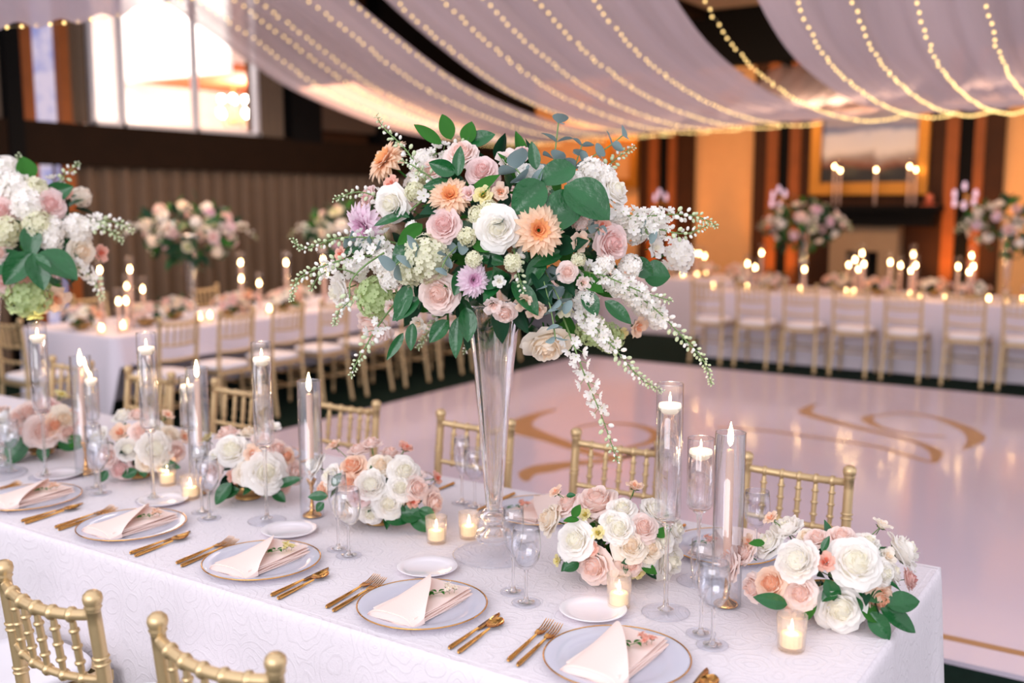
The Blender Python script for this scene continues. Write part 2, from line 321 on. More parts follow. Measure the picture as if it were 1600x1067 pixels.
# chandelier in the hall
cc = onx(365, 165, -12.8); ch = thing('chandelier', 'small chandelier with glowing bulbs seen through the bright window', 'chandelier', cc)
b = MB(); b.tube([(0, 0, .9), (0, 0, -.25)], .012); b.ball((0, 0, -.25), .05)
for k in range(8):
    a = k*PI/4; z = .1 if k % 2 else -.12; r = .18 if k % 2 else .27
    b.tube([(0, 0, -.2), (r*.6*math.cos(a), r*.6*math.sin(a), -.28+z*.3), (r*math.cos(a), r*math.sin(a), z-.05)], .01)
fr_ = b.build('chandelier_frame', M_BOWLGOLD, ch); point('chandelier_light', cc+Vector((.3, 0, .1)), 90, (1, .9, .75), .2)
bb = MB(); bb.ball((0, 0, 0), .04, sz=1.3); bm_ = bb.mesh('chandelier_bulb', [emis('hall_bulb', (1, .9, .7), 30)])
for k in range(8):
    a = k*PI/4; z = .1 if k % 2 else -.12; r = .18 if k % 2 else .27; put('bulb', bm_, fr_, (r*math.cos(a), r*math.sin(a), z))
# dark post and panels right of window
mb = MB(); mb.box(XW-.08, XW+.15, 9.33, 9.85, 2.5, 4.8); struct('trim_8', mb, M_BLACK)
mb = MB(); mb.box(XW-.08, XW+.06, 9.85, 11.0, 2.68, 4.0); struct('trim_9', mb, pbr('brown_panel', (76, 56, 40), .8))
mb = MB(); mb.box(XW-.08, XW+.16, 11.0, 15, 2.5, 4.8); struct('trim_10', mb, M_BLACK)
# far wall
YW = 15.0
def wx(px): return ony(px, 250, YW).x
mb = MB(); mb.box(-10, 5, YW, YW+.2, 0, 3.75); wr = struct('wall_far', mb, M_STUCCO)
mb = MB(); mb.box(-10, 5, YW-.3, YW+.2, 3.75, 5.2); struct('trim_11', mb, M_BLACK)
def panel(n, a, b_, z0, z1, mat, d=.08, d0=0): mbx = MB(); mbx.box(wx(a), wx(b_), YW-d, YW-d0, z0, z1); return struct(n, mbx, mat)
ti = 12
for a, b_, mt, d in ((1003, 1020, M_WOODD, .1), (1020, 1034, M_WOODM, .14), (1034, 1050, M_BLACK, .09), (1050, 1062, M_WOODM, .14), (1062, 1087, M_WOODD, .1),
                     (1181, 1203, M_WOODD, .1), (1203, 1220, M_WOODM, .14), (1220, 1238, M_BLACK, .09), (1238, 1255, M_WOODM, .14), (1255, 1480, M_WOODD, .1),
                     (1480, 1500, M_WOODM, .14), (1500, 1524, M_BLACK, .09), (1524, 1540, M_WOODM, .14), (1540, 1570, M_WOODD, .1)):
    panel('trim_%d' % ti, a, b_, 0, 3.75, mt, d); ti += 1
panel('trim_%d' % ti, 780, 826, 0, 3.75, M_WOODM, .12); ti += 1
# framed pictures
def framed(px0, px1, z0, z1, label, canvas, fw=.14):
    x0, x1 = wx(px0), wx(px1); t = thing('framed_painting', label, 'painting', ((x0+x1)/2, YW-.1, z0)); hw = (x1-x0)/2; h = z1-z0
    b = MB(); b.box(-hw, hw, -.1, 0, 0, fw); b.box(-hw, hw, -.1, 0, h-fw, h); b.box(-hw, -hw+fw, -.1, 0, fw, h-fw); b.box(hw-fw, hw, -.1, 0, fw, h-fw)
    b.box(-hw+fw, hw-fw, -.06, 0, fw, fw+.03); b.build('frame', M_FRAME, t, smooth=False)
    b = MB(); b.box(-hw+fw, hw-fw, -.03, -.01, fw, h-fw); b.build('canvas', canvas, t, smooth=False); return t
m, nt, o = newmat('cloud_landscape_canvas'); tc = nt.nodes.new('ShaderNodeTexCoord'); sp = nt.nodes.new('ShaderNodeSeparateXYZ'); L(nt, tc.outputs['Generated'], sp.inputs[0])
t = N(nt, 'TexNoise', Scale=2.6, Detail=5.0, Distortion=.6); L(nt, tc.outputs['Generated'], t.inputs['Vector'])
ad = N(nt, 'Math', _operation='MULTIPLY_ADD'); ad.inputs[1].default_value = .35; L(nt, t.outputs['Fac'], ad.inputs[0]); L(nt, sp.outputs['Z'], ad.inputs[2])
cr = nt.nodes.new('ShaderNodeValToRGB'); cr.color_ramp.elements[0].position = .0; cr.color_ramp.elements[0].color = (*lin((14, 14, 12)), 1)
for q, c in ((.40, (20, 18, 12)), (.46, (120, 62, 24)), (.52, (150, 130, 120)), (.62, (232, 222, 214)), (.84, (226, 222, 226)), (.93, (96, 120, 168))):
    e_ = cr.color_ramp.elements.new(q); e_.color = (*lin(c), 1)
cr.color_ramp.elements[-1].color = (*lin((176, 168, 180)), 1)
L(nt, ad.outputs[0], cr.inputs[0]); p = nt.nodes.new('ShaderNodeBsdfPrincipled'); p.inputs['Roughness'].default_value = .4; L(nt, cr.outputs[0], p.inputs['Base Color']); L(nt, p.outputs[0], o.inputs[0])
framed(1273, 1455, 1.85, 3.15, 'gilt framed landscape painting with pale clouds above the mantel', m)
framed(955, 1003, 1.97, 2.8, 'gold framed picture on the ochre wall left of the walnut pillars', M_STUCCO, .12)
# fireplace
fx0, fx1 = wx(1302), wx(1474); FY = YW-.1
fp = thing('fireplace', 'stone fireplace with a black hearth and dark carved mantel', 'fireplace', ((fx0+fx1)/2, FY, 0)); hw = (fx1-fx0)/2
b = MB(); b.box(-hw-.08, hw+.08, -.5, 0, 1.62, 1.70); b.box(-hw, hw, -.42, 0, 1.42, 1.62); b.box(-hw-.04, hw+.04, -.46, 0, 1.55, 1.585); b.build('mantel', M_BLACK, fp, smooth=False)
b = MB(); b.box(-hw+.12, -hw+.35, -.32, 0, 0, 1.42); b.box(hw-.7, hw-.45, -.32, 0, 0, 1.42); b.box(-hw+.35, hw-.7, -.32, 0, 1.07, 1.42); b.build('surround', M_STONE, fp, smooth=False)
b = MB(); b.box(-hw+.35, hw-.7, -.12, -.02, 0, 1.07); b.build('hearth', M_BLACK, fp, smooth=False)
# right lantern on the mantel's end
b = MB(); b.box(-.09, .09, -.09, .09, 0, .02); b.lathe([(.001, .02), (.05, .02), (.055, .12), (.03, .16), (.001, .16)], 12); o = b.build('lantern', pbr('copper', (205, 110, 80), .3, .5), loc=(wx(1463), FY-.22, 1.70)); tag(o, 'small copper lantern at the right end of the mantel', 'lantern')
# exit sign
es = ony(968, 266, YW-.05)
sg = thing('exit_sign', 'small glowing green exit sign on the far wall', 'sign', es)
b = MB(); b.box(-.14, .14, -.04, 0, -.08, .08); b.build('sign_box', emis('exit_green', (.04, .55, .3), 1.1), sg, smooth=False); sgb = sg.children[0]
cu = bpy.data.curves.new('exit_letters', 'FONT'); cu.body = 'EXIT'; cu.size = .12; cu.align_x = 'CENTER'; cu.align_y = 'CENTER'; cu.extrude = .002
cu.materials.append(emis('exit_white', (.8, 1, .9), 1.5)); o = bpy.data.objects.new('letters', cu); COL.objects.link(o); bpy.context.view_layer.update(); me_ = bpy.data.meshes.new_from_object(o.evaluated_get(bpy.context.evaluated_depsgraph_get())); bpy.data.objects.remove(o); o = bpy.data.objects.new('letters', me_); COL.objects.link(o); o.parent = sgb; o.location = (0, -.043, 0); o.rotation_euler = (PI/2, 0, 0)
# ceiling
mb = MB(); mb.box(-10, 5, 4.5, 16, 4.8, 4.9); struct('ceiling', mb, M_BLACK)
mb = MB()
for x in (-8.6, -6.4, -4.0, -1.8, .6): mb.box(x-.12, x+.12, 4.5, 15, 4.45, 4.8)
for y in (6.5, 10.0, 12.6): mb.box(-10, 5, y-.14, y+.14, 4.4, 4.8)
struct('trim_28', mb, M_WOODB)
mb = MB(); mb.box(-6.2, -4.2, 12.9, 14.6, 4.55, 4.6); struct('trim_29', mb, M_CEILP)

# wall sconces
sb = MB(); sb.lathe([(.001, -.05), (.02, -.045), (.028, 0), (.02, .05), (.001, .06)], 8); sbm = sb.mesh('sconce_bulb', [emis('sconce_glow', (1, .62, .72), .9)])
def sconce(px, py, label, offs):
    c = ony(px, py, YW-.3); t = thing('wall_sconce', label, 'sconce', c, group=None)
    b = MB(); b.lathe([(.001, 0), (.05, 0), (.05, .02), (.001, .025)], 12, mat=Matrix.Translation((0, .16, -.05)) @ Matrix.Rotation(PI/2, 4, 'X'))
    for x, y, z in offs: b.tube([(0, .15, -.08), (x*.6, y*.5, -.16), (x, y, z-.06)], .008)
    sa = b.build('sconce_arm', M_BOWLGOLD, t)
    for x, y, z in offs: put('bulb', sbm, sa, (x, y, z))
sconce(1217, 305, 'crystal sconce with rosy bulbs on the oak pillar left of the painting', ((-.09, 0, 0), (.02, -.06, .08), (.09, 0, .02), (-.09, -.03, -.12), (.03, -.04, -.15)))
sconce(1508, 303, 'crystal sconce with rosy bulbs on the oak pillar right of the painting', ((-.13, 0, 0), (.0, -.06, .1), (.13, 0, 0), (-.12, -.03, -.12), (0, -.04, -.15), (.12, -.03, -.12)))
sconce(1033, 307, 'crystal sconce with rosy bulbs on the walnut pillar near the corner', ((-.1, 0, -.02), (.0, -.06, .06), (.08, 0, -.01)))
# amber up lights
for i, (px, zz) in enumerate(((1228, .1), (1490, .1), (1532, .1), (1045, .1), (815, .3))):
    x = wx(px); spot('amber_uplight', (x, YW-.75, .25), (x, YW-.05, 1.6), 75, AMBER, 62)

# ------------------------------------------------------------------ drapery and string lights
PA = [(3.0, 5.1), (4.0, 4.45), (5.0, 3.9), (6.17, 3.29), (6.72, 3.08), (7.03, 2.97), (7.49, 2.80), (8.0, 2.69), (8.57, 2.6), (9.2, 2.52), (10.1, 2.48), (11, 2.5), (12, 2.62), (13, 2.85), (14, 3.2), (14.9, 3.7)]
PB = [(3.0, 4.75), (4.0, 4.15), (5.0, 3.6), (6.1, 2.98), (6.5, 2.79), (6.97, 2.67), (7.86, 2.54), (8.7, 2.49), (9.87, 2.5), (11, 2.6), (12, 2.78), (13, 3.05), (14, 3.4), (14.9, 3.7)]
def interp(T, y):
    if y <= T[0][0]: return T[0][1]
    for (a, za), (b_, zb) in zip(T, T[1:]):
        if y <= b_: return za+(zb-za)*(y-a)/(b_-a)
    return T[-1][1]
def smooth(T, y): return sum(interp(T, y+d)*q for d, q in ((-.4, .15), (-.2, .2), (0, .3), (.2, .2), (.4, .15)))
def ZZ(x, y):
    a = smooth(PA, y); b_ = smooth(PB, y); t = min(max((x+5.6)/3, -.5), 1.4); return a+(b_-a)*t
def sheer(n, op, trl):
    m, nt, o = newmat(n); c = (*lin((206, 188, 194)), 1)
    d = N(nt, 'BsdfDiffuse', Color=c); t = N(nt, 'BsdfTranslucent', Color=c); tr = N(nt, 'BsdfTransparent')
    x = N(nt, 'MixShader', Fac=trl); y = N(nt, 'MixShader', Fac=op); L(nt, d.outputs[0], x.inputs[1]); L(nt, t.outputs[0], x.inputs[2])
    tc = nt.nodes.new('ShaderNodeTexCoord'); mp = N(nt, 'Mapping', Scale=(3.0, .25, .25)); L(nt, tc.outputs['Object'], mp.inputs[0]); nz = N(nt, 'TexNoise', Scale=1.6, Detail=3.0); L(nt, mp.outputs[0], nz.inputs['Vector'])
    mr = N(nt, 'MapRange'); mr.inputs['From Min'].default_value = .3; mr.inputs['From Max'].default_value = .7; mr.inputs['To Min'].default_value = op-.12; mr.inputs['To Max'].default_value = min(1, op+.08); L(nt, nz.outputs['Fac'], mr.inputs['Value']); L(nt, mr.outputs[0], y.inputs[0])
    L(nt, tr.outputs[0], y.inputs[1]); L(nt, x.outputs[0], y.inputs[2]); L(nt, y.outputs[0], o.inputs[0]); return m
M_SHEER = sheer('sheer_voile', .84, .45)
def drape(x0, x1, label):
    G = []; nx = int((x1-x0)/.03); ny = 90
    for i in range(nx+1):
        x = x0+(x1-x0)*i/nx; r = []
        for j in range(ny+1):
            y = 3.0+11.9*j/ny; z = ZZ(x, y)+.05+.018*math.sin(x*23+.5*math.sin(y))+.012*math.sin(x*51+1.3*y*.3); r.append((x, y, z))
        G.append(r)
    b = MB(); b.grid(G); o = b.build('sheer_drape', M_SHEER); tag(o, label, 'drape')
drape(-7.85, -5.68, 'sheer swagged ceiling drape passing in front of the bright window')
drape(-5.28, -2.86, 'sheer swagged ceiling drape above the tall centre bouquet')
drape(-2.3, .1, 'sheer swagged ceiling drape above the fireplace wall')
bl = MB(); bl.ball((0, 0, 0), .009, seg=6, rings=4); BULB = bl.mesh('bulb', [M_BULB])
SX = [-7.3, -6.9, -6.62, -6.02, -5.57, -5.12, -4.66, -4.28, -3.84, -3.4, -2.62, -2.04, -1.71, -1.37, -1.02]
where = ['over the window side edge of the left drape', 'on the left drape, second from its window edge', 'on the middle of the left drape', 'on the left drape near the dark gap', 'hanging bare in the dark gap left of centre', 'on the centre drape along its left edge', 'on the centre drape, second from its left edge', 'on the centre drape, left of its middle', 'on the centre drape, right of its middle', 'on the centre drape along its right edge', 'hanging bare in the gap before the right drape', 'on the right drape along its left edge', 'on the right drape, second from its left edge', 'on the right drape, third from its left edge', 'on the right drape by the picture edge']
for i, x in enumerate(SX):
    t = thing('string_lights', 'string of warm fairy lights '+where[i], 'string lights', (x, 0, 0), group='fairy light strings along the drapes')
    ys = [5.4+.078*k for k in range(74 if i not in (4, 10) else 92)]; pts = [Vector((random.uniform(-.008, .008), y, ZZ(x, y)-.012)) for y in ys]
    b = MB(); b.tube(pts, .0012, 3); wi_ = b.build('wire', M_WIRE, t)
    for p_ in pts: put('bulb', BULB, wi_, p_+Vector((0, random.uniform(-.02, .02), -.008)))
# nearer drape at the upper left
e0, e1 = at(-60, 44, 5.2), at(300, -4, 5.9); back = Vector((0.9, -1.2, 1.1))
G = []
for i in range(41):
    q = e0.lerp(e1, i/40); q.z -= .04*math.sin(PI*i/40); G.append([q+back*(j/12)+Vector((0, 0, .02*math.sin(i*.9+j*.2))) for j in range(13)])
b = MB(); b.grid(G); o = b.build('sheer_drape', M_SHEER); tag(o, 'near sheer drape crossing the upper left with sparse lights along its edge', 'drape')
t = thing('string_lights', 'sparse fairy lights along the edge of the near drape in the upper left', 'string lights', e0, group='fairy light strings along the drapes')
pts = [e0.lerp(e1, i/17)-e0+Vector((0, 0, -.04*math.sin(PI*i/17)-.005)) for i in range(18)]; b = MB(); b.tube(pts, .0015, 3); wi_ = b.build('wire', M_WIRE, t)
for p_ in pts: put('bulb', BULB, wi_, p_)

# ------------------------------------------------------------------ tables
def tablecloth(name, x0, x1, y0, y1, label, mat, far_short=None, z=.75, folds=.012, seed=1, step=.03):
    """top plus four hanging sides; far_short = side letter whose drop ends above the tucked-in chair seats"""
    rnd = random.Random(seed); per = []; r = .018
    def side(ax, a, b_, n): return [(a+(b_-a)*k/n) for k in range(n)]
    nx = int((x1-x0)/step); ny = int((y1-y0)/step); path = []
    for k in range(nx): path.append((x0+(x1-x0)*k/nx, y0, 0, -1))
    for k in range(ny): path.append((x1, y0+(y1-y0)*k/ny, 1, 0))
    for k in range(nx): path.append((x1-(x1-x0)*k/nx, y1, 0, 1))
    for k in range(ny): path.append((x0, y1-(y1-y0)*k/ny, -1, 0))
    rows = []; prof = [(-.02, 0), (0, -.003), (.006, -.012), (.009, -.03)]+[(.009+.022*t, -.03-(z-.035)*t) for t in (.12, .25, .4, .55, .7, .85, 1)]
    ph = [rnd.uniform(0, 6) for _ in range(4)]
    for off, dz in prof:
        row = []
        for k, (x, y, nx_, ny_) in enumerate(path):
            s_ = x+y; t = min(1, -dz/(z-.03)); 
            zz = z+dz
            if far_short and ((far_short == 'N' and ny_ > 0) or (far_short == 'E' and nx_ > 0)) : zz = z+dz*.3
            dcor = min(abs(x-x0), abs(x-x1))+min(abs(y-y0), abs(y-y1))
            f = folds*t*(math.sin(s_*4.1+ph[0])+.6*math.sin(s_*9.3+ph[1]))
            cx = .0; 
            if abs(x-x0)+abs(y-y0) < .12 or abs(x-x1)+abs(y-y0) < .12 or abs(x-x0)+abs(y-y1) < .12 or abs(x-x1)+abs(y-y1) < .12: f += .035*t
            dx, dy = nx_, ny_
            row.append((x+dx*(off+f+.0), y+dy*(off+f), zz))
        rows.append(row)
    b = MB(); b.grid(rows, closev=True)
    nxx, nyy = nx, ny
    b.grid([[(x0+.004+(x1-x0-.008)*i/20, y0+.004+(y1-y0-.008)*j/8, z-.0006) for j in range(9)] for i in range(21)])
    o = b.build(name, mat); return tag(o, label, 'tablecloth')
tablecloth('tablecloth', -5.25, -.51, 1.70, 2.90, 'white embroidered linen cloth on the long table in front', M_LACE, 'N', folds=.007)
tablecloth('tablecloth', -7.8, -6.62, 4.65, 12.0, 'plain pale cloth on the long table beside the curtained wall', M_PLAIN, 'E', seed=2, step=.06)
tablecloth('tablecloth', -4.58, 1.2, 10.86, 12.05, 'plain pale cloth on the long table facing the fireplace', M_PLAIN, None, seed=3, step=.06)
tablecloth('tablecloth', -7.4, -4.75, 12.4, 13.6, 'plain cloth on the small table behind, near the walnut pillars', M_PLAIN, None, seed=4, step=.06)

# ------------------------------------------------------------------ chiavari chair
def rings(path_fn, r, ts, rr, mb_, w_=.006):
    for t in ts:
        p = path_fn(t); q = path_fn(min(1, t+.01)); d = (q-p).normalized() if (q-p).length > 0 else Vector((0, 0, 1))
        mb_.tube([p-d*w_, p-d*w_*.6, p, p+d*w_*.6, p+d*w_], [r, rr, rr*1.05, rr, r], 10)
def make_chair(label, loc, rz, group):
    t = thing('chiavari_chair', label, 'chair', loc, rz, group)
    def post(s_):
        P = [Vector((s_*.178, -.225, 0)), Vector((s_*.172, -.19, .22)), Vector((s_*.168, -.175, .44)), Vector((s_*.168, -.18, .62)), Vector((s_*.168, -.207, .88))]
        def f(u):
            u = u*4; i = min(3, int(u)); a = u-i; p0 = P[max(0, i-1)]; p1 = P[i]; p2 = P[i+1]; p3 = P[min(4, i+2)]
            return .5*(2*p1+(p2-p0)*a+(2*p0-5*p1+4*p2-p3)*a*a+(-p0+3*p1-3*p2+p3)*a**3)
        return f
    for s_ in (-1, 1):
        f = post(s_); b = MB(); b.tube([f(k/20) for k in range(21)], .0155, 12)
        top = f(1); b.lathe([(.001, .042), (.012, .041), (.0195, .034), (.0215, .024), (.0195, .014), (.0165, .010), (.0195, .006), (.0165, .002), (.0155, -.004)], 14, mat=Matrix.Translation(top))
        for tt in (.2, .55, .66, .78, .875): 
            for dd in (-.006, .006): rings(f, .0155, (tt+dd,), .0185, b, .0035)
        b.build('back_post', M_GOLD, t)
    def rail(z, bow, r=.0125, n=5):
        f1 = post(1); u = .5
        # find y on the post at this height
        best = min((f1(k/100) for k in range(101)), key=lambda p: abs(p.z-z)); y = best.y; xx = best.x
        def g(a): x = -xx+2*xx*a; return Vector((x, y-bow*(1-(x/xx)**2), z-.012*(1-(x/xx)**2)*(bow/.03)))
        b = MB(); b.tube([g(k/16) for k in range(17)], r, 10); rings(g, r, [(k+1)/(n+1) for k in range(n)], r+.0045, b, .007)
        b.build('back_rail', M_GOLD, t); return g
    g1 = rail(.868, .03); g2 = rail(.715, .026, .0095); g3 = rail(.60, .024, .0095)
    for k in range(5):
        a = g2((k+1)/6); c = g1((k+1)/6); b = MB()
        f = lambda u, a=a, c=c: a.lerp(c, u)
        b.tube([f(q/8) for q in range(9)], [.0045, .0075, .0085, .0088, .0088, .0088, .0085, .0075, .0045], 8); rings(f, .0085, (.25, .5, .75), .0115, b, .005); b.build('spindle', M_GOLD, t)
    b = MB(); b.box(-.175, .175, -.19, -.155, .415, .445); b.box(-.19, .19, .165, .195, .415, .445)
    b.add([(-.175, -.19, .415), (-.145, -.19, .415), (-.16, .195, .415), (-.19, .195, .415), (-.175, -.19, .445), (-.145, -.19, .445), (-.16, .195, .445), (-.19, .195, .445)], [(0, 1, 2, 3), (4, 7, 6, 5), (0, 4, 5, 1), (1, 5, 6, 2), (2, 6, 7, 3), (3, 7, 4, 0)])
    b.add([(.175, -.19, .415), (.145, -.19, .415), (.16, .195, .415), (.19, .195, .415), (.175, -.19, .445), (.145, -.19, .445), (.16, .195, .445), (.19, .195, .445)], [(3, 2, 1, 0), (5, 6, 7, 4), (1, 5, 4, 0), (2, 6, 5, 1), (3, 7, 6, 2), (0, 4, 7, 3)])
    b.build('seat_frame', M_GOLD, t, smooth=False)
    prof = [(0, .445), (.93, .447), (1.0, .458), (1.0, .475), (.95, .487), (.6, .496), (0, .499)]; G = []
    for q, z in prof:
        G.append([((.178*q)*math.copysign(abs(math.cos(a))**.45, math.cos(a)), (.178*q)*math.copysign(abs(math.sin(a))**.45, math.sin(a))+.0, z) for a in [2*PI*k/32 for k in range(32)]])
    b = MB(); b.grid(G, closev=True); b.build('seat_cushion', M_CUSH, t)
    for s_ in (-1, 1):
        f = lambda u, s_=s_: Vector((s_*(.178+.006*(1-u)), .18+.006*(1-u), .42*u)); b = MB(); b.tube([f(q/6) for q in range(7)], [.011, .013, .0145, .015, .015, .015, .015], 10)
        for tt in (.3, .62, .9): rings(f, .015, (tt,), .0185, b, .004)
        b.build('leg', M_GOLD, t)
    for z in (.2, .3):
        for s_ in (-1, 1):
            b = MB(); b.tube([(s_*.172, -.19, z), (s_*.18, .18, z)], .007, 8); b.build('stretcher', M_GOLD, t)
    b = MB(); b.tube([(-.18, .18, .24), (.18, .18, .24)], .007, 8); b.build('stretcher', M_GOLD, t)
    b = MB(); b.tube([(-.17, -.19, .24), (.17, -.19, .24)], .007, 8); b.build('stretcher', M_GOLD, t)
    return t
CH0 = make_chair('gold chiavari chair nearest the camera, only its back showing at the bottom', (-1.515, 1.455, 0), 0, None)
dup(CH0, (-2.066, 1.455, 0), 0, 'gold chiavari chair with ivory cushion at the bottom left of the front table')
dup(CH0, (-2.62, 1.455, 0), 0, 'gold chiavari chair cut off by the left picture edge, near side of front table')
for x, l in ((-1.012, 'gold chiavari chair across the front table behind the rightmost low flowers'), (-1.665, 'gold chiavari chair across the front table behind the tallest floating candle vase'),
             (-2.29, 'gold chiavari chair across the front table behind the tall trumpet vase'), (-2.965, 'gold chiavari chair across the front table left of the trumpet vase, beside a taper hurricane'),
             (-3.63, 'gold chiavari chair across the front table, third from its far end'), (-4.28, 'gold chiavari chair across the front table, second from its far end'), (-4.93, 'gold chiavari chair across the front table at its far end')):
    dup(CH0, (x, 2.99, 0), PI, l)
RC = [-4.34, -3.83, -3.32, -2.81, -2.30, -1.74, -1.24, -.7]
nm = ['first', 'second', 'third', 'fourth', 'fifth', 'sixth', 'seventh', 'eighth']
for i, x in enumerate(RC): dup(CH0, (x, 10.58, 0), 0, 'gold chiavari chair at the fireplace side table, %s from the dark gap' % nm[i], 'chairs along the table facing the fireplace')
for i in range(9): dup(CH0, (-6.37, 4.88+.55*i, 0), PI/2, 'gold chiavari chair at the curtain side table, %s from its near end' % (nm+['ninth'])[i], 'chairs along the curtain side table')
dup(CH0, (-7.1, 4.32, 0), 0, 'gold chiavari chair pulled up at the near end of the curtain side table')
for i, y in enumerate((5.6, 6.9, 8.2)): dup(CH0, (-8.1, y, 0), -PI/2, 'gold chiavari chair against the curtain, %s beyond the side table' % nm[i], 'chairs between curtain and side table')

# ------------------------------------------------------------------ flowers
def petal(mb_, mi, a0, W, r0, r1, z0, h, flare=0, curl=0, spiral=.02, nu=6, nv=5, drop=.2, rnd=random):
    G = []; j1 = rnd.uniform(-.03, .03); j2 = rnd.uniform(0, 6)
    for i in range(nu+1):
        u = -1+2*i/nu; r = []
        for k in range(nv+1):
            v = k/nv; ws = W*(.3+.7*math.sin(PI/2*min(1, v*1.35)))*(1-.42*max(0, (v-.7)/.3)**2)
            rr = r0+(r1-r0)*(1-(1-v)**1.7)+flare*max(0, (v-.55)/.45)**2+spiral*u+.012*math.sin(u*5+j2)*v
            zz = z0+h*v-curl*max(0, (v-.6)/.4)**2-drop*h*u*u*v*v+j1*v
            a = a0+u*ws; r.append((rr*math.cos(a), rr*math.sin(a), zz))
        G.append(r)
    mb_.grid(G, mi)
def rose_mesh(seed, opn=1.0, kind='rose'):
    rnd = random.Random(seed); b = MB(); a = rnd.uniform(0, 6)
    if kind == 'rose':
        Ls = [(2, .0, .022, .44, 0, 0, 1.7, 1), (3, .01, .05, .455, 0, 0, 1.5, 1), (3, .02, .085, .46, .0, 0, 1.25, 1), (4, .03, .125, .455, .004, .0, 1.1, 1), (4, .05, .17, .445, .012, .01, 1.05, 0), (5, .08, .22, .43, .02, .02, .9, 0), (5, .11, .27, .40, .035, .035, .88, 0), (5, .15, .32, .35, .055, .055, .86, 0), (5, .17, .36, .27, .09*opn, .08, .86, 0), (4, .16, .38, .18, .10*opn, .07, .9, 0)]
    elif kind == 'ranunculus':
        Ls = [(3, .0, .03, .34, 0, 0, 1.3, 1), (4, .01, .07, .37, -.01, 0, 1.0, 1), (5, .03, .12, .395, -.02, 0, .85, 0), (6, .04, .19, .41, -.03, 0, .7, 0), (7, .05, .26, .42, -.03, 0, .62, 0), (7, .06, .33, .40, -.02, 0, .6, 0), (8, .07, .39, .35, .0, .01, .55, 0), (8, .08, .44, .26, .05, .05, .52, 0)]
    elif kind == 'lisianthus':
        Ls = [(3, .03, .13, .36, .02, 0, .9, 1), (5, .04, .22, .44, .1, .03, .75, 0), (5, .05, .3, .40, .18, .08, .7, 0)]
    for n, r0, r1, h, fl, cu, W, mi in Ls:
        a += rnd.uniform(.3, .9)
        for k in range(n): petal(b, mi, a+2*PI*k/n+rnd.uniform(-.1, .1), W, r0, r1, 0, h*rnd.uniform(.95, 1.05), fl*rnd.uniform(.7, 1.3), cu, .02, rnd=rnd)
    if kind == 'lisianthus': b.ball((0, 0, .18), .05, 1)
    if kind == 'rose': b.lathe([(.001, .425), (.05, .41), (.10, .385), (.16, .33), (.22, .25), (.26, .15)], 14, 1)
    if kind == 'ranunculus': b.lathe([(.001, .33), (.05, .335), (.12, .33), (.2, .27)], 14, 1)
    # calyx
    for k in range(5):
        q = 2*PI*k/5; b.add([(.02*math.cos(q), .02*math.sin(q), -.02), (.16*math.cos(q-.3), .16*math.sin(q-.3), .06), (.3*math.cos(q), .3*math.sin(q), .05), (.16*math.cos(q+.3), .16*math.sin(q+.3), .06)], [(0, 1, 2, 3)], 2)
    b.tube([(0, 0, .03), (0, 0, -.35)], .018, 5, 2); return b
def dahlia_mesh(seed):
    rnd = random.Random(seed); b = MB()
    Ls = [(6, 8, .16, 1), (9, 20, .22, 1), (11, 35, .30, 1), (13, 50, .37, 0), (14, 64, .43, 0), (15, 78, .48, 0), (16, 92, .50, 0), (15, 108, .46, 0)]
    for n, tl, ln, mi in Ls:
        o0 = rnd.uniform(0, 6)
        for k in range(n):
            a = o0+2*PI*k/n+rnd.uniform(-.06, .06); th = R(tl+rnd.uniform(-6, 6)); l_ = ln*rnd.uniform(.9, 1.05); W = .055+.03*(ln/.5)
            G = []
            for u in (-1, -.5, 0, .5, 1):
                row = []
                for v in (0, .3, .6, .85, 1):
                    w_ = W*math.sin(PI*min(1, .12+.62*v))**.8*(1 if v < .85 else (.55 if v < 1 else .03)); bend = th*(.75+.35*v)
                    rad = .03+l_*v*math.sin(bend); z = .12+l_*v*math.cos(bend)*.8+abs(u)*.03*(1-v*.5); x = rad; y = u*w_
                    row.append((x*math.cos(a)-y*math.sin(a), x*math.sin(a)+y*math.cos(a), z))
                G.append(row)
            b.grid(G, mi)
    b.lathe([(.001, -.1), (.08, -.04), (.1, .08), (.001, .12)], 8, 2); b.tube([(0, 0, 0), (0, 0, -.4)], .02, 5, 2); return b
def floret(b, M, s_, n=4, mi=0, cup=.35, ci=1):
    for k in range(n):
        a = 2*PI*k/n; w_ = 1.15*PI/n
        pts = [(0, 0, 0)]+[(s_*q*math.cos(a+d*w_), s_*q*math.sin(a+d*w_), s_*z) for q, d, z in ((.55, -.9, cup*.5), (.95, -.55, cup), (1.05, 0, cup*.8), (.95, .55, cup), (.55, .9, cup*.5), (.5, 0, cup*.15))]
        b.add(pts, [(0, 1, 6), (1, 2, 3, 6), (6, 3, 4, 5), (0, 6, 5)], mi, M)
    b.ball((0, 0, s_*.08), s_*.13, ci, seg=5, rings=3, mat=M)
def basis(d, roll=0): return d.to_track_quat('Z', 'Y').to_matrix().to_4x4() @ Matrix.Rotation(roll, 4, 'Z')
def hydrangea_mesh(seed, n=75, fs=.10, half=False, np_=4):
    rnd = random.Random(seed); b = MB(); b.ball((0, 0, 0), .34, 0, seg=10, rings=7)
    for k in range(n):
        z = 1-(2*(k+.5)/n)*(.75 if half else .9); ph = k*2.39996; q = math.sqrt(max(0, 1-z*z)); d = Vector((q*math.cos(ph), q*math.sin(ph), z))+Vector([rnd.uniform(-.12, .12) for _ in range(3)]); d.normalize()
        floret(b, Matrix.Translation(d*rnd.uniform(.38, .47)) @ basis(d+Vector([rnd.uniform(-.35, .35) for _ in range(3)]), rnd.uniform(0, 3)), fs*rnd.uniform(.85, 1.15), np_, 0, .3, 1)
    b.tube([(0, 0, 0), (0, 0, -.8)], .03, 5, 2); return b
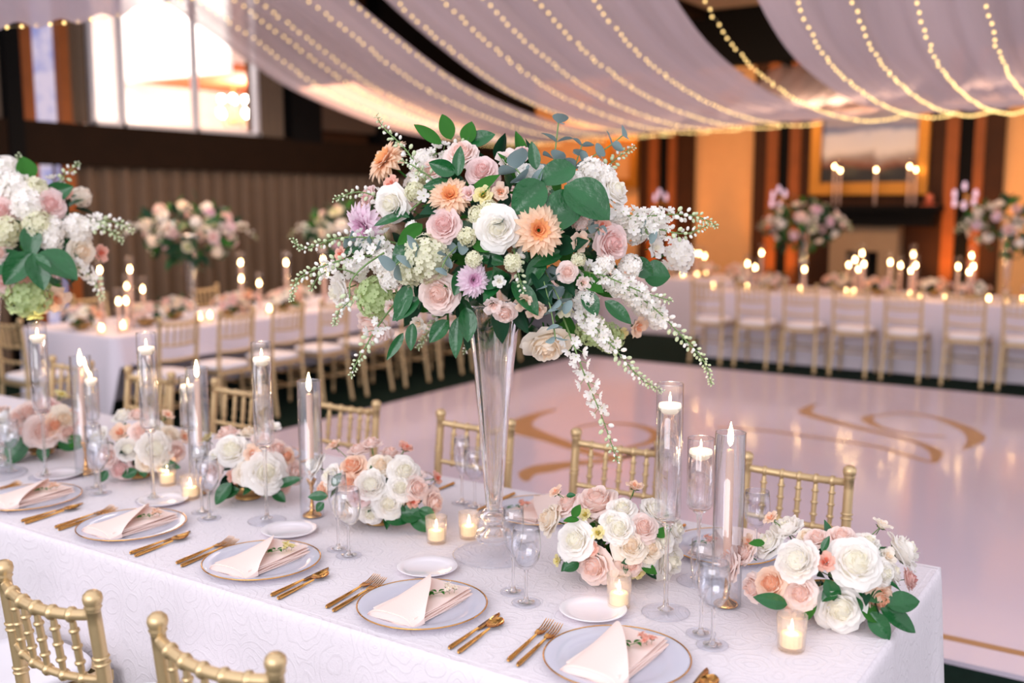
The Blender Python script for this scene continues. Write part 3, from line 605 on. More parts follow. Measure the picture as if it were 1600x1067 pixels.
def leaf(b, M, ln, wd, mi=0, fold=.25, bend=.25, nu=4, nv=6, tip=1.0):
    G = []
    for i in range(nu+1):
        u = -1+2*i/nu; r = []
        for k in range(nv+1):
            v = k/nv; w_ = wd/2*math.sin(PI*v**.85)**.75 if 0 < v < 1 else .0006
            r.append((u*w_, ln*v, abs(u)*w_*fold*2-bend*ln*v*v))
        G.append(r)
    b.grid(G, mi, M)
def leafmat(p, d, up, roll=0):
    d = d.normalized(); x = d.cross(up)
    if x.length < 1e-3: x = d.cross(Vector((1, 0, 0)))
    x.normalize(); z = x.cross(d); M = Matrix((x, d, z)).transposed().to_4x4(); return Matrix.Translation(p) @ M @ Matrix.Rotation(roll, 4, 'Y')
FL = {}
def fmesh(kind, col, var=0):
    k = (kind, col, var)
    if k not in FL:
        sd = 11+var*7
        if kind in ('rose', 'ranunculus', 'lisianthus'): b = rose_mesh(sd, 1.0+.4*(var % 2), kind)
        elif kind == 'dahlia': b = dahlia_mesh(sd)
        elif kind == 'hydrangea': b = hydrangea_mesh(sd)
        elif kind == 'phlox': b = hydrangea_mesh(sd, 34, .17, True, 5)
        FL[k] = b.mesh(kind, [PM[col][0], PM[col][1], GREEN[0]])
    return FL[k]
CN = {'creamgreen': 'pale green and cream', 'dusty': 'dusty pink'}
def flower(par, kind, col, pos, d, dia, var=0):
    q = d.to_track_quat('Z', 'Y') @ Euler((0, 0, random.uniform(0, 6))).to_quaternion()
    off = {'rose': .22, 'ranunculus': .22, 'lisianthus': .2, 'dahlia': .15, 'hydrangea': 0, 'phlox': 0}[kind]
    p_ = pos-d.normalized()*off*dia*.6
    return put(kind, fmesh(kind, col, var), par, p_-par.location, q, dia, label=CN.get(col, col)+' '+kind)
def curve(pts, n=8):
    Q = []; m_ = len(pts)
    for i in range(m_-1):
        p0 = pts[max(i-1, 0)]; p1 = pts[i]; p2 = pts[i+1]; p3 = pts[min(i+2, m_-1)]
        for k in range(n):
            t = k/n; Q.append(.5*((2*p1)+(p2-p0)*t+(2*p0-5*p1+4*p2-p3)*t*t+(-p0+3*p1-3*p2+p3)*t**3))
    Q.append(pts[-1]); return Q
def spray(par, pts, f0=.0, dens=1.0, size=.017, budfrac=.45, col='white', budcol=None):
    """delphinium spray: florets along the stem turning to buds at its tip"""
    C = [p-par.location for p in curve(pts)]; n = len(C); b = MB()
    b.tube(C, [.0028*(1-.6*i/n) for i in range(n)], 5, 2)
    L_ = sum((C[i+1]-C[i]).length for i in range(n-1)); s_ = L_*f0; step = .0115/dens; k = 0; bf = MB()
    cum = [0]
    for i in range(n-1): cum.append(cum[-1]+(C[i+1]-C[i]).length)
    while s_ < L_:
        i = max(j for j in range(n) if cum[j] <= s_); i = min(i, n-2); a = (s_-cum[i])/max(1e-6, cum[i+1]-cum[i]); p = C[i].lerp(C[i+1], a); t = (C[i+1]-C[i]).normalized()
        fr = s_/L_; ph = k*2.4+random.uniform(-.3, .3); x = t.cross(Vector((0, 0, 1))); x = x.normalized() if x.length > .1 else Vector((1, 0, 0)); y = t.cross(x)
        d = (x*math.cos(ph)+y*math.sin(ph)+t*.45+Vector((0, 0, -.15))).normalized()
        if fr < 1-budfrac:
            sz = size*random.uniform(.8, 1.15)*(1-.35*fr); ln = sz*1.25; e = p+d*ln; b.tube([p, p+d*ln*.5+Vector((0, 0, .002)), e], .0009, 4, 2, cap=False)
            if random.random() < .5: d2 = (d+Vector([random.uniform(-.4, .4) for _ in range(3)])).normalized()
            else: d2 = d
            floret(bf, Matrix.Translation(e) @ basis(d2, ph), sz*1.05, 5, 0, .55, 1)
            step = sz*.62/dens
        else:
            q = (fr-(1-budfrac))/budfrac; sz = size*(.52-.34*q); ln = sz*2.3; e = p+d*ln; b.tube([p, e], .0008, 4, 2, cap=False)
            b.ball((0, 0, 0), sz*.75, 3 if random.random() < .35+q*.6 else 0, sz=1.35, seg=6, rings=4, mat=Matrix.Translation(e) @ basis(d)); step = sz*.95/dens
        s_ += step; k += 1
    o = b.build('delphinium_spray', [PM[col][0], PM['creamgreen'][1], M_STEM, M_BUD], par)
    if bf.f: bf.build('blossoms', [PM[col][0], PM['creamgreen'][1]], o)['label'] = 'open white blossoms'
    return o
def euc(par, pts, size=.03, npair=6):
    C = [p-par.location for p in curve(pts, 6)]; b = MB(); b.tube(C, .002, 5, 1); n = len(C)
    for k in range(npair):
        i = min(n-2, int((k+.6)/npair*n)); p = C[i]; t = (C[i+1]-C[i]).normalized(); x = t.cross(Vector((0, 0, 1))); x = x.normalized() if x.length > .1 else Vector((1, 0, 0)); y = t.cross(x); a = k*1.4
        for s_ in (-1, 1):
            d = ((x*math.cos(a)+y*math.sin(a))*s_+t*.5).normalized(); leaf(b, leafmat(p, d, t+Vector((0, .3, .2)), random.uniform(-.4, .4)), size*random.uniform(.85, 1.2), size*random.uniform(.9, 1.15), 0, .12, .1)
    b.build('eucalyptus_sprig', [M_EUC, M_STEM], par)
def bigleaf(par, pos, d, ln, wd, mi=1, up=None, name='leaf'):
    b = MB(); up = up or (CAM-pos).normalized(); leaf(b, leafmat(pos-par.location, d, up, random.uniform(-.3, .3)), ln, wd, 0, .18, .12, 6, 10); b.build(name, [GREEN[mi]], par)
def foliage(par, c, rx, ry, rz, n, ls, seed, lo=.5, name='foliage', zmin=-9):
    rnd = random.Random(seed); b = MB()
    for k in range(n):
        d = Vector((rnd.gauss(0, 1), rnd.gauss(0, 1), rnd.gauss(0, 1))).normalized(); q = rnd.uniform(lo, .98); p = Vector((d.x*rx*q, d.y*ry*q, d.z*rz*q))
        if (c+p).z < zmin: p.z = zmin-c.z+rnd.uniform(0, .01)
        dd = (d+Vector([rnd.uniform(-.8, .8) for _ in range(3)])); l_ = ls*rnd.uniform(.7, 1.3)
        if (c+p).z+dd.normalized().z*l_ < zmin: dd.z = abs(dd.z)*.3
        leaf(b, leafmat(c+p-par.location, dd, d+Vector((0, 0, .3)), rnd.uniform(-.7, .7)), l_, l_*.45, rnd.choice((0, 0, 0, 1, 1, 2)), .2, .2, 4, 5)
    b.build(name, [GREEN[2], GREEN[1], GREEN[0]], par)
def stems(par, c, base, n, r0, seed):
    rnd = random.Random(seed); b = MB()
    for k in range(n):
        a = rnd.uniform(0, 6.3); e = Vector((rnd.uniform(0, r0)*math.cos(a), rnd.uniform(0, r0)*math.sin(a), 0)); b.tube([base+e*.25-par.location, base.lerp(c, .6)+e-par.location, c+e*1.5-par.location], .0025, 4)
    b.build('stems', [M_STEM], par)

# ---- the tall bouquets on trumpet vases
M_VSOLID = M_SOLID
def trumpet(loc, label, group=None, s=1.0, top=.715):
    t = thing('trumpet_vase', label, 'vase', loc, group=group)
    b = MB(); # foot
    b.lathe([(.001, .0), (.115, 0), (.117, .003), (.108, .008), (.05, .022), (.032, .034)], 40); b.grid([[((.1165+.0018*math.cos(q))*math.cos(a), (.1165+.0018*math.cos(q))*math.sin(a), .0022+.0018*math.sin(q)) for q in [2*PI*j/6 for j in range(6)]] for a in [2*PI*i/60 for i in range(60)]], 2, closeu=True, closev=True)
    b.lathe([(.032, .034), (.05, .045), (.055, .055), (.048, .068), (.028, .08), (.033, .092), (.046, .104), (.047, .115), (.032, .128), (.024, .135), (.001, .135)], 40, 1)
    b.build('vase_foot', [M_FOOT, M_SOLID, M_GLASSW], t)
    b = MB(); b.lathe([(.022, .135), (.028, .2), (.036, .3), (.045, .42), (.056, .54), (.068, .64), (.08, .705), (.083, .712), (.080, .714), (.0765, .705), (.064, .64), (.052, .54), (.041, .42), (.032, .3), (.022, .2), (.012, .15), (.001, .148)], 40); b.lathe([(.022, .135), (.001, .135)], 40)
    b.build('vase_body', M_BODY, t)
    b = MB()
    for k in range(9):
        a = k*.7; q = .010; b.tube([(q*math.cos(a), q*math.sin(a), .17), (q*2.6*math.cos(a+.4), q*2.6*math.sin(a+.4), .45), (q*4.5*math.cos(a+.6), q*4.5*math.sin(a+.6), .70)], .0016, 4)
    return t
VB = onz(772, 866); D0 = 2.91
trumpet(VB, 'tall clear trumpet vase in the middle of the front table')

def bouquet(C, rx, rz, items, sprays, eucs, leaves, label, seed, scale_px, name='flower_arrangement', nleaf=230, backs=14, depth=None):
    t = thing(name, label, 'flower arrangement', C); random.seed(seed); D = depth
    vr = RT; vu = UP; vd = FW
    def surf(px, py, push=0):
        pc = at(px, py, D); rel = pc-C; a = rel.dot(vr)/rx; b_ = rel.dot(vu)/rz; q = max(0, 1-a*a-b_*b_); dep = D-rx*.8*math.sqrt(q)-push; p = at(px, py, dep)
        return p, (p-C)
    foliage(t, C, rx*.8, rx*.78, rz*.74, nleaf, .085*scale_px/552, seed)
    for it in items:
        px, py, dia, kind, col = it[:5]; fac = it[5] if len(it) > 5 else None
        p, out = surf(px, py); d = out.normalized()*.75+(CAM-p).normalized()*.6+Vector((0, 0, .12))
        if fac: d = d+vr*fac[0]+vu*fac[1]
        dd = (CAM-p).length; flower(t, kind, col, p, d.normalized(), dia/FPX*dd*1.12, (int(px)+int(py)) % 2)
    for sp_ in sprays:
        pts = []
        for (px, py, dz) in sp_['p']: pts.append(at(px, py, D+dz))
        spray(t, pts, **sp_.get('k', {}))
    for e_ in eucs: euc(t, [at(px, py, D+dz) for px, py, dz in e_[0]], *e_[1:])
    for (px, py, ang, ln, wd, mi, dz) in leaves:
        p = at(px, py, D+dz); d = vr*math.cos(R(ang))+vu*math.sin(R(ang))-vd*.15; bigleaf(t, p, d, ln/FPX*D, wd/FPX*D, mi, (CAM-p).normalized()+UP*.3)
    for k in range(backs):
        a = random.uniform(-1.2, 1.2); e_ = random.uniform(-.5, 1.1); d = (vd*math.cos(a)*math.cos(e_)+vr*math.sin(a)*math.cos(e_)+vu*math.sin(e_)).normalized()
        p = C+vr*d.dot(vr)*rx*.9+vu*d.dot(vu)*rz*.9+vd*d.dot(vd)*rx*.75
        flower(t, random.choice(['rose', 'rose', 'hydrangea', 'lisianthus']), random.choice(['white', 'blush', 'cream', 'pink']), p, d, random.uniform(.07, .11)*scale_px/552, k % 2)
    return t
BC = at(790, 385, D0)
rf = random.Random(41)
IT = [(607, 253, 68, 'dahlia', 'apricot', (-.3, .2)), (703, 308, 62, 'dahlia', 'apricot', (.3, .3)), (841, 360, 74, 'dahlia', 'apricot', (0, -.1)), (573, 353, 70, 'dahlia', 'lilac', (-.3, -.7)), (738, 437, 50, 'dahlia', 'lilac', (.8, 0)),
 (694, 352, 54, 'rose', 'pink', (0, 0)), (777, 356, 66, 'rose', 'white', (0, -.2)), (613, 318, 54, 'rose', 'white', (0, -.6)), (577, 307, 34, 'rose', 'pink', (-.6, 0)), (613, 290, 30, 'lisianthus', 'coral'),
 (676, 266, 38, 'rose', 'blush'), (753, 268, 46, 'rose', 'pink'), (721, 243, 52, 'rose', 'blush', (0, .4)), (733, 303, 26, 'lisianthus', 'pink'), (782, 300, 28, 'lisianthus', 'peach', (0, -.3)), (755, 306, 30, 'lisianthus', 'yellow'),
 (817, 240, 28, 'rose', 'pink', (0, .5)), (795, 252, 36, 'lisianthus', 'blush'), (958, 300, 52, 'rose', 'white', (.6, .5)), (954, 380, 58, 'rose', 'pink', (.2, -.2)), (941, 355, 28, 'lisianthus', 'coral', (0, .5)), (904, 377, 32, 'lisianthus', 'peach', (.3, -.3)),
 (924, 268, 38, 'phlox', 'white'), (899, 283, 28, 'phlox', 'white'), (945, 278, 34, 'phlox', 'white'), (912, 305, 28, 'phlox', 'white'), (1059, 398, 48, 'phlox', 'white', (.5, 0)), (1022, 388, 34, 'lisianthus', 'white'), (990, 360, 40, 'phlox', 'white'), (1018, 352, 38, 'phlox', 'white'), (968, 340, 30, 'phlox', 'white'),
 (687, 459, 64, 'rose', 'blush', (0, -.1)), (586, 508, 62, 'rose', 'blush', (-.2, -.8)), (532, 454, 50, 'rose', 'white', (-.6, -.4)), (588, 465, 64, 'hydrangea', 'green'), (668, 405, 74, 'hydrangea', 'creamgreen'), (640, 425, 44, 'hydrangea', 'creamgreen'),
 (771, 475, 32, 'lisianthus', 'blush', (0, -.6)), (789, 488, 36, 'rose', 'blush', (0, -.8)), (818, 470, 30, 'lisianthus', 'peach', (0, -.5)), (838, 482, 32, 'lisianthus', 'peach', (0, -.6)), (854, 535, 72, 'rose', 'cream', (0, -.9)),
 (886, 425, 32, 'rose', 'blush'), (910, 442, 24, 'lisianthus', 'blush'), (925, 515, 50, 'hydrangea', 'green'), (952, 528, 44, 'hydrangea', 'green'), (994, 510, 36, 'lisianthus', 'peach'), (965, 520, 32, 'lisianthus', 'yellow', (0, -.5)),
 (915, 468, 34, 'phlox', 'white'), (965, 445, 34, 'phlox', 'white'), (987, 462, 34, 'phlox', 'white'), (1008, 478, 36, 'phlox', 'white'), (922, 503, 34, 'phlox', 'white'), (1027, 497, 30, 'phlox', 'white'), (985, 415, 34, 'phlox', 'white'), (945, 412, 28, 'phlox', 'white'), (1015, 425, 26, 'phlox', 'white'), (612, 480, 26, 'lisianthus', 'blush'),
 (560, 420, 34, 'phlox', 'white'), (600, 412, 38, 'phlox', 'white'), (610, 435, 34, 'phlox', 'white'), (535, 398, 26, 'lisianthus', 'coral'), (648, 300, 28, 'phlox', 'creamgreen'), (660, 250, 30, 'phlox', 'white'), (765, 325, 24, 'phlox', 'creamgreen'), (745, 335, 26, 'phlox', 'creamgreen'), (730, 370, 26, 'phlox', 'creamgreen'),
 (740, 405, 24, 'phlox', 'creamgreen'), (801, 410, 26, 'phlox', 'creamgreen'), (850, 300, 24, 'phlox', 'creamgreen'), (655, 505, 26, 'lisianthus', 'cream'), (660, 275, 24, 'phlox', 'creamgreen')]
SP = [dict(p=[(700, 330, -.2), (665, 280, -.22), (635, 235, -.2), (600, 200, -.18), (588, 180, -.17)], k=dict(f0=.3, budfrac=.55, dens=.9)),
 dict(p=[(640, 330, -.1), (600, 312, -.1), (560, 300, -.12), (520, 312, -.12)], k=dict(f0=.3, budfrac=.6)),
 dict(p=[(640, 385, -.15), (580, 372, -.2), (530, 372, -.22), (490, 384, -.22), (470, 388, -.22), (457, 372, -.22)], k=dict(f0=.15, budfrac=.6, dens=1.2)),
 dict(p=[(660, 400, -.15), (600, 398, -.2), (540, 405, -.22), (490, 422, -.24), (463, 440, -.24), (455, 470, -.24)], k=dict(f0=.2, budfrac=.5, dens=1.3)),
 dict(p=[(620, 470, -.15), (590, 510, -.22), (572, 540, -.22), (558, 565, -.22), (548, 588, -.22)], k=dict(f0=.3, budfrac=.5)),
 dict(p=[(600, 395, -.25), (570, 415, -.3), (548, 440, -.3), (545, 470, -.3), (530, 486, -.3), (522, 508, -.3)], k=dict(f0=.62, budfrac=.4, dens=1.4)),
 dict(p=[(880, 345, -.15), (940, 335, -.22), (1000, 338, -.22), (1060, 335, -.2), (1095, 340, -.2), (1120, 354, -.2)], k=dict(f0=.1, budfrac=.3, dens=1.4)),
 dict(p=[(900, 375, -.15), (960, 365, -.2), (1020, 358, -.2), (1070, 365, -.2), (1105, 352, -.2)], k=dict(f0=.15, budfrac=.3, dens=1.2)),
 dict(p=[(900, 400, -.15), (960, 440, -.22), (1020, 480, -.22), (1070, 530, -.22), (1100, 565, -.22), (1112, 602, -.22)], k=dict(f0=.1, budfrac=.42, dens=1.3)),
 dict(p=[(870, 440, -.15), (920, 500, -.26), (965, 550, -.28), (1000, 590, -.28), (1035, 612, -.28)], k=dict(f0=.15, budfrac=.4, dens=1.5)),
 dict(p=[(870, 470, -.15), (893, 530, -.28), (915, 590, -.3), (940, 650, -.3), (965, 722, -.3)], k=dict(f0=.3, budfrac=.28, dens=.85, size=.019)),
 dict(p=[(900, 340, -.1), (930, 290, -.12), (955, 255, -.1), (992, 228, -.1)], k=dict(f0=.2, budfrac=.45, dens=1.2)),
 dict(p=[(700, 450, .05), (680, 500, .1), (665, 525, .12), (652, 545, .12)], k=dict(f0=.4, budfrac=.8, dens=1.2)),
 dict(p=[(740, 480, .05), (735, 520, .1), (726, 552, .12)], k=dict(f0=.5, budfrac=.9)),
 dict(p=[(640, 300, -.1), (665, 250, -.12), (700, 235, -.12), (745, 215, -.1)], k=dict(f0=.3, budfrac=.35, dens=1.1)),
 dict(p=[(800, 370, -.28), (808, 420, -.32), (818, 455, -.32)], k=dict(f0=.0, budfrac=.9, dens=1.0, size=.022)),
 dict(p=[(880, 420, -.2), (940, 430, -.28), (1000, 455, -.28), (1050, 470, -.28)], k=dict(f0=.2, budfrac=.2, dens=1.0)),
 dict(p=[(640, 330, -.2), (680, 290, -.26), (650, 262, -.28), (625, 250, -.28)], k=dict(f0=.3, budfrac=.6, dens=.8)),
 dict(p=[(560, 430, -.1), (530, 420, -.1), (500, 430, -.1), (485, 455, -.1)], k=dict(f0=.1, budfrac=.4, dens=.9))]
EU = [([(850, 330, -.15), (862, 270, -.2), (868, 230, -.2), (873, 188, -.2)], .042, 5), ([(900, 300, -.1), (915, 255, -.12), (950, 230, -.12), (975, 210, -.12)], .038, 5), ([(870, 330, -.2), (840, 300, -.28), (820, 280, -.3), (805, 262, -.3)], .055, 4),
 ([(890, 290, -.1), (900, 255, -.1), (910, 225, -.1)], .036, 4), ([(690, 400, -.28), (660, 385, -.32), (635, 400, -.32), (618, 415, -.32)], .05, 4), ([(720, 380, -.28), (700, 400, -.34), (690, 420, -.34)], .035, 3),
 ([(850, 420, -.25), (865, 450, -.3), (880, 480, -.3)], .042, 5), ([(850, 440, -.3), (862, 490, -.32), (868, 530, -.32)], .034, 4), ([(970, 370, -.15), (1000, 355, -.2), (1015, 370, -.2)], .035, 3), ([(600, 385, -.2), (570, 380, -.2), (545, 375, -.2)], .028, 5), ([(930, 330, -.2), (935, 360, -.28)], .03, 3)]
LV = [(882, 290, -35, 78, 62, 1, -.33), (905, 300, 230, 75, 55, 1, -.32), (850, 285, 225, 62, 48, 1, -.32), (900, 262, 200, 60, 40, 1, -.3), (880, 320, 180, 70, 50, 1, -.3), (730, 225, 80, 34, 26, 0, -.12), (705, 218, 110, 40, 24, 0, -.12), (730, 225, 20, 44, 26, 1, -.12), (690, 225, 145, 50, 18, 0, -.14),
 (712, 270, 160, 40, 24, 1, -.3), (715, 275, 85, 42, 18, 1, -.3), (705, 285, 190, 40, 18, 1, -.28), (838, 265, 100, 40, 18, 1, -.28), (700, 500, 230, 42, 24, 1, -.22), (716, 495, 265, 60, 22, 1, -.22), (728, 480, 275, 50, 28, 1, -.24), (630, 520, 240, 46, 14, 1, -.2), (645, 505, 265, 40, 18, 1, -.2),
 (1005, 430, 0, 40, 44, 1, -.15), (985, 405, -40, 44, 30, 1, -.15), (660, 350, 220, 46, 22, 0, -.28), (645, 370, 235, 50, 26, 1, -.25), (880, 395, 200, 50, 26, 1, -.28), (850, 400, 240, 50, 26, 1, -.28), (800, 440, -50, 60, 30, 1, -.3), (790, 430, 200, 50, 26, 1, -.3), (640, 445, 250, 55, 26, 1, -.26), (655, 465, 220, 50, 24, 1, -.26),
 (912, 455, -60, 40, 26, 1, -.26), (945, 470, -40, 50, 22, 1, -.24), (900, 430, -30, 46, 26, 0, -.26), (738, 385, 0, 40, 20, 0, -.32), (745, 395, -20, 44, 22, 1, -.3), (725, 420, 250, 40, 22, 1, -.3), (580, 380, 200, 44, 12, 1, -.15), (640, 340, 150, 40, 12, 1, -.2), (630, 335, 200, 45, 14, 1, -.2)]
for _ in range(46):
    a_ = rf.uniform(0, 2*PI); q_ = math.sqrt(rf.uniform(.02, .95)); px_, py_ = 790+195*q_*math.cos(a_), 375+135*q_*math.sin(a_)
    if all((px_-i_[0])**2+(py_-i_[1])**2 > ((i_[2]+16)*.55)**2 for i_ in IT): IT.append((px_, py_, rf.uniform(20, 28), rf.choice(['phlox', 'phlox', 'lisianthus']), rf.choice(['white', 'creamgreen', 'blush'])))
bouquet(BC, .43, .33, IT, SP, EU, LV, 'big airy bouquet of roses, dahlias and trailing white blooms on the trumpet vase', 5, 552, depth=D0, nleaf=330)

# left bouquet, partly outside the frame
VL = onz(-12, 742); trumpet(VL, 'tall clear trumpet vase cut by the left picture edge')
DL = 3.8; BL = at(5, 370, DL)
IT2 = [(77, 320, 44, 'rose', 'pink', (.2, 0)), (5, 435, 44, 'rose', 'pink'), (36, 430, 24, 'lisianthus', 'coral'), (45, 462, 62, 'hydrangea', 'green', (0, -.5)), (82, 465, 44, 'lisianthus', 'peach', (.3, -.6)), (126, 393, 42, 'rose', 'cream', (.6, -.1)), (30, 300, 44, 'phlox', 'white'), (45, 320, 44, 'phlox', 'white'), (15, 285, 38, 'phlox', 'white'), (55, 300, 36, 'phlox', 'creamgreen'),
 (10, 262, 30, 'phlox', 'white'), (2, 330, 40, 'rose', 'pink'), (100, 302, 22, 'lisianthus', 'coral'), (60, 350, 38, 'phlox', 'creamgreen'), (78, 358, 34, 'phlox', 'white'), (10, 362, 38, 'phlox', 'creamgreen'), (80, 376, 30, 'phlox', 'white'), (155, 395, 26, 'lisianthus', 'coral', (.5, 0)), (112, 410, 26, 'phlox', 'white'), (0, 395, 30, 'rose', 'blush'), (-30, 340, 60, 'rose', 'white'), (-60, 390, 60, 'rose', 'blush'), (-20, 440, 50, 'hydrangea', 'creamgreen'), (118, 355, 34, 'phlox', 'white'), (128, 368, 26, 'phlox', 'white')]
SP2 = [dict(p=[(30, 330, -.1), (22, 290, -.12), (25, 260, -.12), (33, 240, -.12)], k=dict(f0=.3, budfrac=.5, size=.022)), dict(p=[(60, 310, -.1), (85, 290, -.12), (105, 270, -.12), (124, 255, -.12)], k=dict(f0=.3, budfrac=.5, size=.022)),
 dict(p=[(80, 365, -.15), (120, 355, -.2), (160, 345, -.2), (190, 350, -.2), (208, 362, -.2)], k=dict(f0=.15, budfrac=.4, dens=1.3, size=.021)), dict(p=[(90, 370, -.15), (130, 352, -.2), (170, 360, -.2), (192, 378, -.2)], k=dict(f0=.2, budfrac=.5, dens=1.1, size=.021)),
 dict(p=[(80, 400, -.15), (110, 412, -.2), (135, 425, -.2), (152, 445, -.2), (160, 470, -.2)], k=dict(f0=.15, budfrac=.3, dens=1.3, size=.02)), dict(p=[(0, 300, -.1), (-30, 270, -.1), (-60, 240, -.1)], k=dict(f0=.3))]
LV2 = [(48, 350, 275, 50, 30, 1, -.3), (50, 395, 230, 60, 38, 1, -.32), (52, 395, 290, 56, 34, 1, -.33), (60, 395, 330, 70, 44, 1, -.3), (38, 400, 200, 60, 36, 1, -.28), (72, 308, 20, 44, 30, 1, -.2), (45, 282, 100, 36, 30, 0, -.2), (90, 330, -60, 46, 30, 1, -.15), (20, 380, 200, 60, 40, 1, -.25), (95, 370, 300, 50, 30, 1, -.2)]
bouquet(BL, .37, .31, IT2, SP2, [], LV2, 'tall bouquet of blush roses and white stems at the left picture edge', 9, 520, nleaf=200, backs=8, depth=DL)

# ---- low centrepieces of the front table
def bowl_mesh():
    b = MB(); b.lathe([(.001, 0), (.04, 0), (.045, .004), (.03, .01), (.05, .016), (.082, .04), (.09, .058), (.086, .058), (.078, .042), (.045, .022), (.001, .02)], 28); return b.mesh('bowl', [M_BOWLGOLD])
BOWL = bowl_mesh()
def lowpiece(bx, by, items, leaves, label, seed, rx=.2, rz=.1, extras=(), sprigs=()):
    base = onz(bx, by); C = base+Vector((0, 0, .095)); t = thing('low_centerpiece', label, 'flower arrangement', base); random.seed(seed)
    put('bowl', BOWL, t, (0, 0, 0)); D = (C-CAM).dot(FW)
    foliage(t, C, rx*.72, rx*.6, rz*.75, 70, .055, seed, lo=.3, zmin=.765)
    # the group is a low dome: find where the view ray meets its ellipsoid
    for it in items:
        px, py, dia, kind, col = it[:5]; fac = it[5] if len(it) > 5 and isinstance(it[5], tuple) else (0, 0)
        pc = at(px, py, D); rel = pc-C; a = rel.dot(RT)/rx; b_ = rel.dot(UP)/(rz*1.05); q = max(0, 1-a*a-b_*b_); p = at(px, py, D-.12*math.sqrt(q)+(0.05 if q == 0 and b_ > 0 else 0)); dd = (p-CAM).length; dm = dia/FPX*dd*1.12
        p.z = max(p.z, .752+dm*.45)
        d = (p-C).normalized()*.8+(CAM-p).normalized()*.55+Vector((0, 0, .2))+RT*fac[0]+UP*fac[1]
        o = flower(t, kind, col, p, d.normalized(), dm, (int(px)+int(py)) % 2)
        if it[-1] == 's':
            b = MB(); s0 = p-t.location; b.tube([s0, s0.lerp(C-t.location, .5)+Vector((0, 0, .01)), C-t.location], .0015, 4); b.build('stem', M_STEM, t)
    for (px, py, ang, ln, wd, mi) in leaves:
        p = at(px, py, D-.1); p.z = max(p.z, .775); d = RT*math.cos(R(ang))+UP*math.sin(R(ang)); d = (d-FW*.1).normalized(); ll = ln/FPX*D; d.z = max(d.z, (.768-p.z)/ll+.12); bigleaf(t, p, d, ln/FPX*D, wd/FPX*D, mi, (CAM-p).normalized()+Vector((0, 0, .4)))
    for k in range(7):
        a = R(20+k*23); p = C+Vector((math.cos(a)*rx*.7, math.sin(a)*rx*.6, .01+.03*random.random())); d = (p-C).normalized()+Vector((0, 0, .5)); flower(t, 'rose', random.choice(['white', 'blush', 'cream']), p, d, random.uniform(.06, .075), k % 2)
    return t
W, B_, Pk, Pe, Co, Cr, Y, Du = 'white', 'blush', 'pink', 'peach', 'coral', 'cream', 'yellow', 'dusty'
r_, ra, li = 'rose', 'ranunculus', 'lisianthus'
C1 = [(1230, 828, 50, ra, W, (0, .5)), (1206, 811, 24, li, Pe, 's'), (1247, 877, 62, ra, W), (1203, 850, 46, r_, W, (-.3, .2)), (1172, 848, 28, li, Pe, (-.4, 0), 's'), (1206, 912, 50, r_, Pe), (1251, 927, 50, r_, B_, (0, -.2)), (1336, 880, 76, r_, W), (1315, 842, 44, r_, B_, (0, .4)), (1290, 879, 30, li, Co), (1408, 863, 60, r_, W, (.6, .2)), (1386, 870, 28, li, Cr), (1377, 822, 28, li, Cr, (.2, .4), 's'),
 (1419, 905, 32, r_, Du, (.8, 0)), (1312, 952, 72, r_, W, (0, -.1)), (1370, 933, 48, r_, Pe, (.2, -.6)), (1238, 962, 44, r_, B_, (0, -1)), (1277, 842, 36, r_, B_, (0, .6)), (1142, 880, 50, r_, B_, (-.8, -.2)), (1180, 918, 44, r_, B_, (-.5, -.3)), (1165, 865, 40, r_, B_, (-.4, .3)), (1260, 840, 30, r_, Cr), (1355, 850, 40, r_, W, (.2, .5)), (1378, 895, 40, r_, W, (.4, -.4))]
L1 = [(1385, 945, 10, 50, 34, 1), (1375, 950, -50, 62, 32, 1), (1360, 955, -75, 48, 30, 1), (1345, 950, -30, 36, 26, 0), (1230, 945, 165, 52, 24, 1), (1272, 930, 250, 40, 20, 0), (1285, 862, 70, 26, 12, 1), (1290, 905, -60, 40, 24, 1), (1340, 925, -10, 46, 26, 1), (1310, 915, 220, 34, 22, 1), (1195, 848, 180, 24, 12, 0)]
lowpiece(1300, 962, C1, L1, 'low gold bowl of white and blush roses nearest the table end', 21, .185, .10)
C2 = [(862, 812, 50, r_, Cr, (-.6, 0)), (932, 788, 70, r_, B_, (0, .4)), (890, 790, 46, r_, B_, (-.2, .3)), (900, 845, 58, r_, W), (967, 827, 50, r_, W), (972, 797, 44, r_, W, (0, .5)), (992, 762, 28, li, Pe, 's'), (1004, 825, 46, r_, B_, (0, .2)), (985, 852, 52, r_, Cr), (930, 883, 60, r_, B_, (-.2, -.3)), (1040, 884, 64, r_, W, (.1, -.2)), (1022, 800, 50, r_, W, (.3, .4)), (1052, 828, 42, r_, W, (.5, 0)),
 (1015, 857, 42, r_, Cr), (925, 857, 24, li, Co), (935, 833, 22, li, Y), (995, 893, 24, li, Y, (0, -.4)), (915, 805, 20, li, Y, 's'), (873, 875, 20, li, Y, (-.4, 0)), (870, 770, 24, li, Pe, 's'), (985, 878, 46, r_, B_, (0, -.5)), (1010, 872, 34, r_, W), (955, 815, 36, r_, W), (1035, 845, 40, r_, W)]
L2 = [(905, 880, 200, 26, 24, 1), (895, 808, 60, 22, 14, 0), (905, 812, 180, 24, 12, 0), (940, 856, -80, 30, 18, 1), (1025, 838, 30, 26, 16, 0), (1000, 880, -30, 30, 16, 0), (885, 775, 10, 14, 9, 1)]
lowpiece(962, 900, C2, L2, 'low bowl of cream and blush roses between the stemware and the tallest candle vase', 22, .17, .10)
